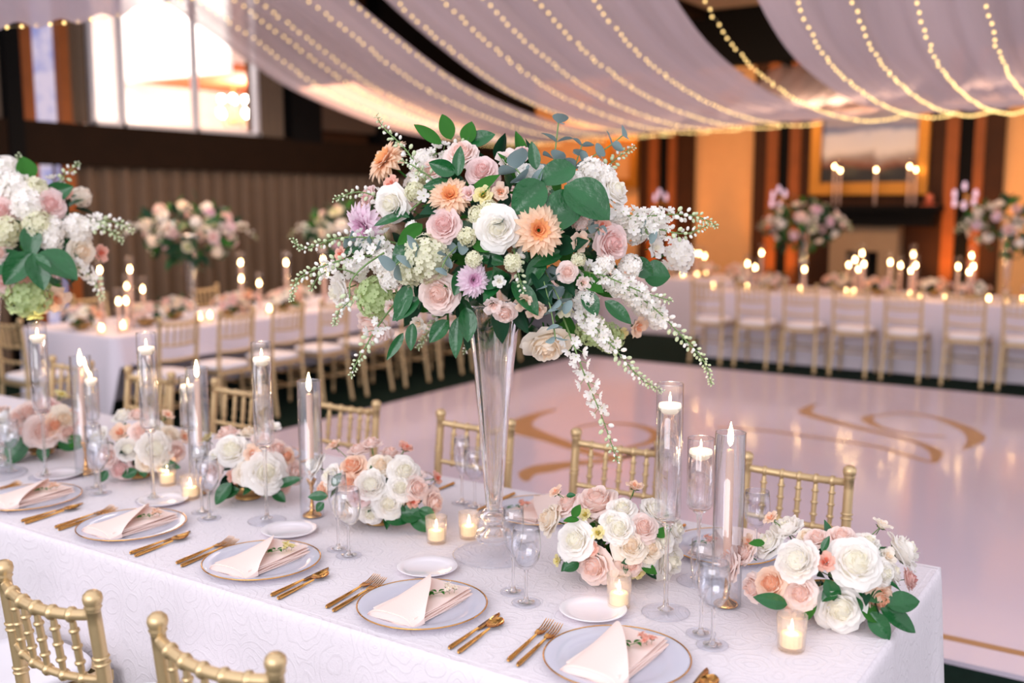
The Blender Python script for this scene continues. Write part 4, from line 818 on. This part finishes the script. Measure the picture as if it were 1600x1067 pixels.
C3 = [(494, 728, 42, r_, W, (-.5, .1)), (523, 697, 24, li, Pe, 's'), (581, 694, 30, r_, B_, (0, .6), 's'), (552, 731, 44, r_, Pe, (-.1, .2)), (579, 758, 46, ra, W), (595, 728, 38, r_, Cr), (631, 738, 50, r_, W), (606, 787, 46, r_, W, (0, -.1)), (560, 773, 36, r_, Pk, (0, -.3)), (633, 701, 26, li, Co, 's'), (650, 762, 40, r_, B_, (.4, 0)), (674, 785, 44, r_, B_, (.7, -.2)), (681, 748, 22, li, Co, 's'), (625, 762, 40, r_, W), (643, 783, 24, li, Co),
 (505, 766, 26, r_, Pe, (-.3, -.3)), (540, 795, 46, r_, Cr, (-.2, -.6)), (520, 745, 40, r_, W, (-.4, 0)), (560, 705, 34, r_, B_, (0, .5)), (610, 710, 32, r_, B_, (0, .5)), (545, 755, 34, r_, Pe), (580, 800, 40, r_, W, (0, -.5))]
L3 = [(600, 800, -20, 40, 30, 1), (625, 803, 0, 36, 30, 1), (640, 805, -50, 48, 28, 1), (512, 775, 180, 30, 16, 1), (506, 785, 230, 18, 14, 1), (520, 760, 60, 24, 14, 1), (655, 795, -30, 30, 20, 1)]
lowpiece(592, 816, C3, L3, 'low bowl of white ranunculus and peach roses left of the trumpet vase', 23, .19, .10)
C4 = [(363, 705, 52, r_, W), (415, 738, 62, r_, W), (316, 711, 38, r_, W, (-.5, 0)), (356, 679, 36, r_, B_, (0, .5)), (388, 677, 26, r_, Cr), (395, 710, 30, li, Pe), (366, 744, 22, li, Co), (433, 703, 36, r_, B_, (.2, .3)), (460, 738, 38, r_, B_, (.6, 0)), (426, 668, 26, li, W, 's'), (334, 735, 36, r_, B_, (-.4, -.2)), (325, 686, 22, li, Y), (447, 713, 28, r_, Pe), (385, 740, 36, r_, Cr), (410, 690, 34, r_, B_), (340, 715, 30, r_, W), (440, 760, 34, r_, B_, (.4, -.4))]
L4 = [(362, 755, 240, 40, 24, 1), (380, 745, 120, 30, 18, 1), (430, 760, 20, 44, 16, 1), (425, 768, -40, 26, 18, 1), (375, 765, 200, 34, 20, 1)]
lowpiece(388, 777, C4, L4, 'low gold bowl with one large white rose beside the slim candle vase', 24, .17, .10)
C5 = [(189, 677, 30, li, Pe), (200, 702, 34, ra, W), (241, 702, 50, ra, W), (265, 681, 30, ra, Cr), (191, 731, 38, r_, Pk, (-.2, -.4)), (193, 652, 32, r_, W), (216, 650, 30, r_, B_), (286, 684, 22, li, Pe), (157, 686, 36, r_, W, (-.5, 0)), (230, 720, 34, r_, Cr, (0, -.4)), (261, 650, 20, li, Pe, 's'), (220, 676, 34, r_, B_), (170, 712, 34, r_, B_, (-.3, -.2)), (275, 705, 32, r_, B_, (.5, -.2)), (240, 668, 30, r_, W), (250, 722, 28, r_, W)]
L5 = [(222, 722, 280, 24, 16, 1), (168, 735, 250, 20, 14, 1), (250, 724, -10, 32, 16, 1), (215, 735, 200, 26, 16, 1)]
lowpiece(217, 744, C5, L5, 'low bowl of small round white blooms behind the second charger from the left', 25, .17, .09)
C6 = [(67, 673, 50, r_, B_), (44, 646, 36, r_, B_), (76, 640, 38, r_, Pk), (99, 656, 40, r_, Cr), (115, 656, 26, li, Co), (43, 675, 20, li, Co), (13, 665, 46, r_, W), (95, 618, 18, li, Y, 's'), (85, 665, 34, r_, Pe), (30, 655, 34, r_, B_), (105, 675, 30, r_, B_, (.5, 0)), (0, 650, 34, r_, Pe)]
L6 = [(45, 690, 250, 48, 36, 1), (35, 690, 210, 36, 26, 1), (90, 690, -10, 40, 24, 1), (100, 695, 20, 36, 20, 0), (70, 695, 270, 26, 20, 1)]
lowpiece(66, 708, C6, L6, 'leafy low centrepiece with a blush rose near the left picture edge', 26, .17, .09)

# ------------------------------------------------------------------ candles and glassware
FLM = MB(); FLM.lathe([(.0004, 0), (.0035, .004), (.0052, .011), (.0048, .019), (.0028, .029), (.0003, .040)], 10); FLAME = FLM.mesh('flame', [M_FLAME])
WK = MB(); WK.tube([(0, 0, 0), (.0005, 0, .010)], .0008, 5); WICK = WK.mesh('wick', [M_WICK])
FF = MB(); FF.lathe([(.001, 0), (.009, .008), (.011, .02), (.006, .035), (.001, .05)], 8); FARFL = FF.mesh('flame', [M_FARFLAME])
def cyl_vase(loc, hb, ht, r, water_top, label, fr=.058):
    t = thing('floating_candle_vase', label, 'vase', loc)
    b = MB(); b.lathe([(.001, 0), (fr, 0), (fr+.0005, .0015), (fr-.004, .0035), (.02, .010)], 30); b.lathe([(.02, .010), (.0075, .018), (.0055, .04), (.0052, hb*.5), (.0055, hb-.035), (.009, hb-.012), (.018, hb-.004), (.001, hb-.001)], 30, 2); b.grid([[((fr+.0012*math.cos(q))*math.cos(a), (fr+.0012*math.cos(q))*math.sin(a), .0016+.0012*math.sin(q)) for q in [2*PI*j/6 for j in range(6)]] for a in [2*PI*i/48 for i in range(48)]], 1, closeu=True, closev=True); b.build('foot', [M_FOOT, M_GLASSW, M_SOLID], t)
    b = MB(); b.lathe([(.001, hb), (.018, hb), (r-.006, hb+.004), (r, hb+.014), (r, ht), (r-.0016, ht+.0008), (r-.0016, ht)], 32); b.grid([[((r-.0008+.0011*math.cos(q))*math.cos(a), (r-.0008+.0011*math.cos(q))*math.sin(a), ht+.0011*math.sin(q)) for q in [2*PI*j/6 for j in range(6)]] for a in [2*PI*i/40 for i in range(40)]], 1, closeu=True, closev=True); b.build('glass_cylinder', [M_GLASSW, M_RIM], t)
    b = MB(); b.lathe([(.001, hb+.008), (r-.008, hb+.009), (r-.0025, hb+.018), (r-.0025, water_top), (.001, water_top)], 32); b.build('water', M_WATER, t)
    # floating candle resting in the water
    c = thing('floating_candle', 'floating candle in the '+label, 'candle', (loc[0], loc[1], loc[2]+water_top))
    b = MB(); R_ = r-.004; b.lathe([(.001, -.014), (R_*.6, -.013), (R_*.95, -.005), (R_, .004), (R_*.93, .010), (R_*.6, .009), (.001, .007)], 24); wx_ = b.build('wax', M_WAX, c)
    put('wick', WICK, wx_, (0, 0, .008)); put('flame', FLAME, wx_, (0, 0, .013), scale=.62); point('candle_light', (loc[0], loc[1], loc[2]+water_top+.034), .32, WARM, .006)
def hurricane(loc, label, h=.436, r=.037, ch=.28):
    g = MB(); g.lathe([(r, .001), (r, h), (r-.0014, h+.0008), (r-.0014, .001)], 32); g.grid([[((r-.0007+.0011*math.cos(q))*math.cos(a), (r-.0007+.0011*math.cos(q))*math.sin(a), h+.0011*math.sin(q)) for q in [2*PI*j/6 for j in range(6)]] for a in [2*PI*i/40 for i in range(40)]], 1, closeu=True, closev=True); o = g.build('hurricane_glass', [M_GLASSW, M_RIM], loc=loc); tag(o, 'clear cylinder glass around the '+label, 'glass cylinder')
    s = thing('candlestick', 'slender gold candlestick holding the '+label, 'candlestick', loc)
    b = MB(); b.lathe([(.001, .001), (.03, .001), (.031, .004), (.026, .009), (.012, .016), (.007, .024), (.009, .03), (.006, .036), (.0045, .06), (.0045, .085), (.008, .09), (.005, .095), (.012, .11), (.0155, .118), (.0155, .121), (.011, .121), (.001, .115)], 20); b.build('stand', M_GOLDSHINE, s)
    c = thing('taper_candle', label, 'candle', (loc[0], loc[1], loc[2]+.117))
    b = MB(); b.lathe([(.001, 0), (.0105, 0), (.0098, ch-.01), (.0085, ch-.003), (.001, ch)], 16); wx_ = b.build('wax', M_TAPER, c)
    put('wick', WICK, wx_, (0, 0, ch)); put('flame', FLAME, wx_, (0, 0, ch+.006), scale=1.5); point('candle_light', (loc[0], loc[1], loc[2]+.117+ch+.03), .45, WARM, .008)
def votive(px, py, label, r=.032, h=.078, smooth_=False):
    loc = onz(px, py); t = thing('votive_holder', 'clear ribbed glass cup holding the '+label, 'candle holder', loc)
    b = MB(); b.lathe([(.001, .001), (r*.86, .001), (r*.9, .006), (r*(.95 if not smooth_ else .98), h*.5), (r, h), (r-.003, h+.0005), (r*.9-.002, .010), (.001, .010)], 48, rib=0 if smooth_ else .02, nrib=16); b.build('glass_cup', M_VOTIVE, t)
    c = thing('votive_candle', label, 'candle', (loc.x, loc.y, loc.z+.0105)); b = MB(); q = r*.78; b.lathe([(.001, 0), (q, 0), (q, .024), (q*.9, .027), (.001, .025)], 20); wx_ = b.build('wax', M_VWAX, c)
    put('wick', WICK, wx_, (0, 0, .024)); put('flame', FLAME, wx_, (0, 0, .028), scale=.8); point('candle_light', (loc.x, loc.y, loc.z+.05), .28, WARM, .006)
def at_z(px, py): return tuple(onz(px, py))
cyl_vase(at_z(1040, 957), .23, .565, .0315, .508, 'tallest candle vase at the right, its foot clear on the cloth')
cyl_vase(at_z(1090, 908), .195, .385, .0345, .345, 'shorter candle vase just behind the tallest right one', .055)
cyl_vase(at_z(417, 814), .24, .565, .031, .508, 'slim tall candle vase in front of the large white rose')
cyl_vase(at_z(240, 781), .24, .565, .031, .508, 'tall candle vase among the small round white blooms')
cyl_vase(at_z(300, 755), .195, .385, .031, .345, 'shorter candle vase left of the third taper hurricane', .05)
cyl_vase(at_z(72, 745), .24, .565, .031, .508, 'tall candle vase nearest the left picture edge')
cyl_vase(at_z(150, 741), .195, .385, .026, .345, 'small candle vase right of the leftmost taper hurricane', .05)
hurricane(at_z(1134, 945), 'blush taper candle burning at the right end of the table')
hurricane(at_z(488, 806), 'blush taper candle left of the peach rose bowl')
hurricane(at_z(315, 770), 'blush taper candle left of the large white rose bowl')
hurricane(at_z(135, 740), 'blush taper candle at the left, before the chair back')
votive(682, 847, 'votive candle below the peach rose bowl'); votive(733, 840, 'votive candle at the foot of the trumpet vase'); votive(967, 948, 'votive candle between two bread plates and the cream roses', .031, .085, True)
votive(1236, 1014, 'votive candle nearest the camera at the table end', .0335, .08); votive(262, 757, 'votive candle left of the slim tall candle vase'); votive(298, 778, 'votive candle just behind the third wine glass pair')

# wine glass and flute
def glass_mesh(kind):
    b = MB()
    if kind == 'wine': pr = [(.001, 0), (.033, 0), (.0335, .001), (.02, .0035), (.006, .008), (.0038, .02), (.0036, .07), (.006, .080), (.018, .088), (.029, .105), (.034, .13), (.033, .155), (.030, .178), (.0292, .1785), (.032, .155), (.033, .13), (.028, .107), (.017, .091), (.001, .086)]
    else: pr = [(.001, 0), (.031, 0), (.0315, .001), (.018, .0035), (.006, .008), (.0038, .02), (.0038, .075), (.008, .088), (.018, .11), (.024, .14), (.0255, .17), (.0235, .205), (.0228, .2055), (.0247, .17), (.023, .14), (.017, .112), (.001, .088)]
    b.lathe(pr[:4], 32, 1); b.lathe(pr[3:8], 32, 2); b.lathe(pr[7:], 32, 0)
    for rr, zz in ((pr[1][0], .001), (max(pr[-7:], key=lambda q: q[1]))): b.grid([[((rr+.0008*math.cos(q))*math.cos(a), (rr+.0008*math.cos(q))*math.sin(a), zz+.0008*math.sin(q)) for q in [2*PI*j/6 for j in range(6)]] for a in [2*PI*i/40 for i in range(40)]], 0, closeu=True, closev=True)
    return b.mesh(kind, [M_GLASSW, M_FOOT, M_SOLID])
GW = {'wine': glass_mesh('wine'), 'flute': glass_mesh('flute')}
def stemware(px, py, kind, label):
    p = onz(px, py); o = put('wine_glass' if kind == 'wine' else 'champagne_flute', GW[kind], None, p, scale=1.09); tag(o, label, 'glass', 'stemware of the front table')
for (a, b_, c, d, s_) in ((1095, 990, 1113, 1008, 'at the right end of the table'), (802, 925, 822, 942, 'right of the middle charger'), (529, 858, 545, 868, 'before the peach rose bowl'), (327, 800, 327, 810, 'before the large white rose bowl'), (150, 762, 157, 771, 'left of the small round white blooms'), (8, 728, 18, 737, 'at the left picture edge')):
    if a == 327: a = 316
    stemware(a, b_, 'flute', 'empty champagne flute '+s_); stemware(c, d, 'wine', 'empty wine glass '+s_)
stemware(742, 792, 'wine', 'empty wine glass behind the trumpet vase stem'); stemware(722, 786, 'flute', 'empty champagne flute just behind the trumpet vase')
stemware(1180, 872, 'wine', 'empty wine glass across the table behind the rightmost bowl')

# ------------------------------------------------------------------ place settings
def charger(loc, label):
    t = thing('charger_plate', label, 'plate', loc, group='glass chargers on the front table')
    b = MB(); pr = [(.001, .001), (.1, .001), (.11, .002), (.155, .012), (.159, .0145), (.155, .016), (.112, .006)]
    for k in range(10): pr.append((.104-.009*k, .0042+(.0008 if k % 2 else 0)))
    pr.append((.001, .0042)); b.lathe(pr, 64); b.build('glass_plate', M_CHARGER, t)
    b = MB(); n = 72; b.grid([[((.1595+.0018*math.cos(q))*math.cos(a), (.1595+.0018*math.cos(q))*math.sin(a), .015+.0018*math.sin(q)) for q in [2*PI*j/8 for j in range(8)]] for a in [2*PI*i/n for i in range(n)]], closeu=True, closev=True)
    b.build('gold_rim', M_GOLDSHINE, t); return t
BRD = MB(); BRD.lathe([(.001, .001), (.055, .001), (.06, .004), (.08, .011), (.083, .0135), (.081, .0145), (.062, .0075), (.054, .0045), (.001, .0045)], 48); BREAD = BRD.mesh('bread_plate', [M_CER])
def napkin_mesh():
    b = MB()
    # folded layers: open ends showing towards the diner
    for k in range(5):
        z = .003+k*.0042; e = .004*k; w0 = .066-.001*k
        G = []
        for i in range(13):
            u = -1+2*i/12; G.append([(u*w0+.004*v*math.sin(k), -.122+e+.245*v-.003*k*v, z+.0015*math.sin(u*3+k)+.0015*math.sin(v*7+k*2)) for v in [q/14 for q in range(15)]])
        b.grid(G); G2 = [[(p[0], p[1], p[2]-.0022) for p in r] for r in G]; b.grid(G2)
        b.grid([[G[i][0], G2[i][0]] for i in range(13)]); b.grid([[G[i][-1], G2[i][-1]] for i in range(13)]); b.grid([G[0], G2[0]]); b.grid([G[-1], G2[-1]])
    # wrapped top flap rising to a peak on the left
    G = []
    for i in range(17):
        u = i/16; r = []
        for j in range(17):
            v = j/16; yt = .118-.20*u**1.25; x = -.069+.138*u; y = -.120+(yt+.120)*v; z = .026+.020*v*v*(1-.55*u)+.004*math.sin(u*PI)-.016*(abs(2*u-1)**5)
            r.append((x+.004*v, y, z))
        G.append(r)
    b.grid(G); G2 = [[(p[0], p[1]-.002, p[2]-.003) for p in r] for r in G]; b.grid(G2); b.grid([[G[i][-1], G2[i][-1]] for i in range(17)])
    b.grid([[G[i][0], (G[i][0][0], G[i][0][1]+.004, .004)] for i in range(17)]); b.grid([[G[0][j], (G[0][j][0]-.001, G[0][j][1], .004)] for j in range(17)]); b.grid([[G[-1][j], (G[-1][j][0]+.001, G[-1][j][1], .004)] for j in range(17)])
    return b.mesh('napkin', [M_NAPKIN])
NAP = napkin_mesh()
def sprig(loc, col, label):
    t = thing('flower_sprig', label, 'flower sprig', loc); c = Vector(loc)
    for k, (dx, dy, q) in enumerate(((.0, .0, .034), (.018, .008, .026), (-.008, .016, .024), (.012, -.01, .022))):
        put('lisianthus', fmesh('lisianthus', col, k % 2), t, (dx, dy, .012), Euler((-.5+dx*20, .3, k)), q, label=col+' blossom')
    b = MB(); b.tube([(0, 0, .008), (-.02, -.025, .004), (-.035, -.045, .003)], .001, 4, 1)
    for k in range(6): leaf(b, leafmat(Vector((-.01-.004*k, -.012-.004*k, .007)), Vector((math.cos(k*1.3), math.sin(k*1.3)-.5, .2)), Vector((0, 0, 1))), .018, .009, 0)
    b.build('leaves', [GREEN[0], M_STEM], t)
def cut_bar(b, y0, y1, w_=.0055, z=.004): b.tube([(0, y0, z), (0, y0+.004, z), (0, (y0+y1)/2, z), (0, y1, z+.001)], [w_*.8, w_, w_*.85, w_*.5], 8)
def cutlery_mesh(kind):
    b = MB()
    if kind == 'fork':
        cut_bar(b, 0, .145); G = []
        for i in range(5):
            u = -1+2*i/4; G.append([(u*wv, y, z+.002*abs(u)) for wv, y, z in ((.0025, .143, .005), (.009, .155, .003), (.0115, .168, .002), (.0115, .176, .003))])
        b.grid(G); b.grid([[(p[0], p[1], p[2]-.0015) for p in r] for r in G])
        for k in range(4):
            x = -.0095+.0063*k; b.tube([(x, .175, .0025), (x, .195, .004), (x, .212, .009), (x, .224, .013)], [.0017, .0016, .0013, .0007], 6)
    elif kind == 'spoon':
        cut_bar(b, 0, .14); G = []
        for i in range(9):
            u = -1+2*i/8; r = []
            for k in range(9):
                v = k/8; wd = .0195*math.sin(PI*min(.999, max(.04, v*.93+.05)))**.7; r.append((u*wd, .138+.062*v, .010-.0075*(1-u*u)*math.sin(PI*v)**.8))
            G.append(r)
        b.grid(G); b.grid([[(p[0]*1.02, p[1], p[2]-.0012) for p in r] for r in G])
    else:
        cut_bar(b, 0, .12); G = []
        for (x0, x1, y) in ((-.005, .005, .118), (-.007, .007, .14), (-.008, .008, .18), (-.008, .006, .205), (-.007, .0, .222), (-.006, -.005, .228)): G.append([(x0, y, .004), (x1, y, .0025), (x1, y, .0018), (x0, y, .0018)])
        b.grid(G, closev=True)
    return b.mesh(kind, [M_GOLDSHINE])
CU = {k: cutlery_mesh(k) for k in ('fork', 'spoon', 'knife')}
def place_cut(kind, x, y, rz, label):
    o = put('table_knife' if kind == 'knife' else kind, CU[kind], None, (x, y, .7515), (0, 0, rz)); tag(o, label, kind, 'gold cutlery of the front table')
names = ['nearest the camera', 'in the middle foreground', 'third from the right', 'fourth from the right', 'fifth from the right, cut by the picture edge', 'far left outside row']
CX = [-.975, -1.512, -2.075, -2.643, -3.181]; BX = [(-1.147, 2.075), (-1.665, 2.085), (-2.21, 2.105), (-2.792, 2.1), (-3.378, 2.1)]
scol = ['coral', 'cream', 'yellow', 'peach', 'peach']
for i, x in enumerate(CX):
    y = 1.885; charger((x, y, .7515), 'clear glass charger with gold rim, '+names[i])
    dx, dy = BX[i]; o = put('bread_plate', BREAD, None, (dx, dy+.015, .7515)); tag(o, 'small white bread plate above the charger '+names[i], 'plate', 'bread plates on the front table')
    o = put('napkin', NAP, None, (x, y-.005, .7565), (0, 0, .02*(i % 3))); tag(o, 'folded blush linen napkin on the charger '+names[i], 'napkin', 'napkins on the chargers')
    sprig((x+.035, y+.055, .779), scol[i], '%s blossom sprig on napkin, charger %s' % (scol[i], names[i].split(',')[0]))
    fx = x-.172
    place_cut('fork', fx+.005, 1.748, .13, 'inner gold fork left of the charger '+names[i]); place_cut('fork', fx-.025, 1.756, .13, 'outer gold fork left of the charger '+names[i])
    place_cut('knife', x+.196, 1.735, .06, 'gold knife right of the charger '+names[i]); place_cut('spoon', x+.226, 1.729, .10, 'gold spoon right of the charger '+names[i])
fn = ['facing the rightmost chair', 'facing the chair behind the tallest candle vase', 'facing the chair behind the trumpet vase', 'facing the chair beside the taper hurricane']
for i, x in enumerate((-1.05, -1.68, -2.30, -2.97)):
    charger((x, 2.70, .7515), 'clear glass charger across the table, '+fn[i])
    o = put('napkin', NAP, None, (x, 2.70, .7565), (0, 0, PI)); tag(o, 'folded blush napkin across the table, '+fn[i], 'napkin', 'napkins on the chargers')
    sprig((x-.035, 2.645, .779), 'coral', 'coral sprig on napkin across the table, '+fn[i])
    place_cut('fork', x+.18, 2.83, PI+.05, 'gold fork across the table, '+fn[i]); place_cut('knife', x-.19, 2.84, PI, 'gold knife across the table, '+fn[i])

# ------------------------------------------------------------------ far tables
random.seed(77)
def far_low(loc, label, grp, k):
    t = thing('low_centerpiece', label, 'flower arrangement', loc, group=grp); put('bowl', BOWL, t)
    c = Vector(loc)+Vector((0, 0, .10))
    foliage(t, c, .17, .13, .07, 26, .07, k, lo=.3, zmin=.77)
    for q in range(12):
        a = q*2.4; z = .02+.075*(1-q/12); rr = .06+.12*(q/12); p = c+Vector((rr*1.15*math.cos(a), rr*.9*math.sin(a), z-.02)); flower(t, 'rose', ('white', 'blush', 'cream', 'pink', 'peach')[(q*3+k) % 5], p, (p-c).normalized()+Vector((0, 0, .4)), random.uniform(.07, .095), q % 2)
def far_candle(p, label, grp, r=.032, zt=.75):
    h = p.z-zt; t = thing('pillar_candle_glass', label, 'candle', (p.x, p.y, zt), group=grp)
    if h > .14:
        b = MB(); b.lathe([(.001, .001), (r, .001), (r, h+.12), (r-.002, h+.12), (r-.002, .004)], 16); b.build('glass_cylinder', M_GLASS, t)
        b = MB(); b.lathe([(.001, .004), (.012, .004), (.011, h-.01), (.001, h-.008)], 10); b.build('wax', M_TAPER, t)
    else:
        b = MB(); b.lathe([(.001, .001), (r, .001), (r*1.1, .075), (r, .075), (r*.9, .004)], 16); b.build('glass_cup', M_VOTIVE, t)
        b = MB(); b.lathe([(.001, .004), (r*.8, .004), (r*.8, .03), (.001, .03)], 12); b.build('wax', M_VWAX, t); h = .035
    put('flame', FARFL, t, (0, 0, h-.006))
def far_bouquet(c, vloc, label, vlabel, k):
    trumpet(vloc, vlabel); t = thing('flower_arrangement', label, 'flower arrangement', c); rr = random.Random(k)
    foliage(t, Vector(c), .42, .38, .28, 130, .13, k)
    for q in range(27):
        z = 1-2*(q+.5)/27*.85; a = q*2.4+k; s_ = math.sqrt(max(0, 1-z*z)); d = Vector((s_*math.cos(a), s_*math.sin(a), z)); p = Vector(c)+Vector((d.x*.38, d.y*.36, d.z*.25))
        kk = rr.choice(['rose', 'rose', 'rose', 'phlox', 'hydrangea', 'lisianthus']); flower(t, kk, rr.choice(['white', 'white', 'blush', 'pink', 'cream', 'lilac', 'creamgreen']), p, d, rr.uniform(.09, .13), q % 2)
    for q in range(6):
        a = q*1.1+k; d = Vector((math.cos(a), math.sin(a), 0)); p = Vector(c)+d*.25; spray(t, [p, p+d*.12+Vector((0, 0, .06)), p+d*.24+Vector((0, 0, .04)), p+d*.34+Vector((0, 0, -.06))], f0=.1, dens=.55, size=.028, budfrac=.35)
# curtain side table
XT = -7.2
vb = onx(300, 480, XT); far_bouquet((XT, vb.y, 1.48), (XT, vb.y, .75), 'round pastel bouquet on a tall vase before the curtained wall', 'trumpet vase standing on the curtain side table', 3)
vb2 = onx(545, 440, XT); far_bouquet((XT, vb2.y, 1.45), (XT, vb2.y, .75), 'dim bouquet on the curtain side table, half hidden by the big bouquet', 'trumpet vase on the curtain side table, mostly hidden behind the big bouquet', 4)
i = 0
for px, py in ((156, 425), (203, 424), (198, 450), (223, 455), (376, 413), (377, 438), (405, 445), (447, 413), (448, 433), (505, 408), (508, 430), (185, 474), (197, 473), (159, 521), (312, 497), (328, 499), (421, 487), (192, 512)):
    p = onx(px, py, XT+(.15 if i % 2 else -.15) if py < 470 else XT+.35); far_candle(p, 'burning candle in clear glass on the curtain side table', 'candles on the curtain side table'); i += 1
i = 0
for px in (140, 215, 285, 345, 395, 430, 475, 530):
    p = onx(px, 480, XT+.1); far_low((p.x+(.1 if i % 2 else -.12), p.y, .75), 'low mound of pastel roses on the curtain side table, %s from the near end' % (nm+['ninth'])[i], 'low flowers on the curtain side table', i); i += 1
# fireplace side table
YT = 11.44
for px, l, vl, k in ((1256, 'white and pink bouquet raised on a tall vase left of the fireplace', 'trumpet vase on the fireplace side table, left of the hearth', 6), (1575, 'white bouquet on a tall vase at the right picture edge', 'trumpet vase at the right picture edge', 8)):
    p = ony(px, 400, YT); far_bouquet((p.x, YT, 1.50), (p.x, YT, .75), l, vl, k)
i = 0
for px, py in ((1190, 397), (1168, 414), (1180, 420), (1326, 416), (1336, 408), (1347, 398), (1341, 423), (1350, 415), (1391, 412), (1407, 417), (1427, 400), (1431, 417), (1423, 425), (1497, 419), (1514, 427), (1518, 402), (1521, 419), (1257, 423), (1114, 457), (1167, 457), (1250, 460), (1322, 462), (1335, 445), (1421, 466), (1438, 470), (1478, 460), (1545, 465), (1571, 475), (1597, 470)):
    p = ony(px, py, YT+(.2 if i % 3 == 0 else -.12) if py < 440 else YT-.38); far_candle(p, 'burning candle in clear glass on the table facing the fireplace', 'candles on the fireplace side table'); i += 1
i = 0
for px in (1150, 1210, 1302, 1375, 1455, 1522, 1625):
    p = ony(px, 455, YT); far_low((p.x, YT+(-.1 if i % 2 else .15), .75), 'low mound of pastel roses on the fireplace side table, %s from the dark gap' % nm[i], 'low flowers on the fireplace side table', i+20); i += 1
i = 0
for px, py in ((1084, 398), (1092, 398), (1101, 402), (1067, 433), (1090, 433), (1103, 433)):
    p = ony(px, py, 12.6+.12*(i % 3)); far_candle(p, 'burning candle in clear glass on the small table near the pillars', 'candles on the small rear table'); i += 1
for i, px in enumerate((1045, 1100, 1150)):
    p = ony(px, 430, 12.8); far_low((p.x, 12.85, .75), 'low mound of pastel roses on the small table near the pillars, %s' % ('left one', 'middle one', 'right one')[i], 'low flowers on the small rear table', i+40)
# candles on the mantel
for px, py in ((1304, 262), (1313, 268), (1369, 267), (1421, 262), (1431, 267)):
    p = ony(px, py, FY-.3); far_candle(p, 'tall candle in clear glass on the dark mantel', 'candles on the mantel', zt=1.70, r=.04)
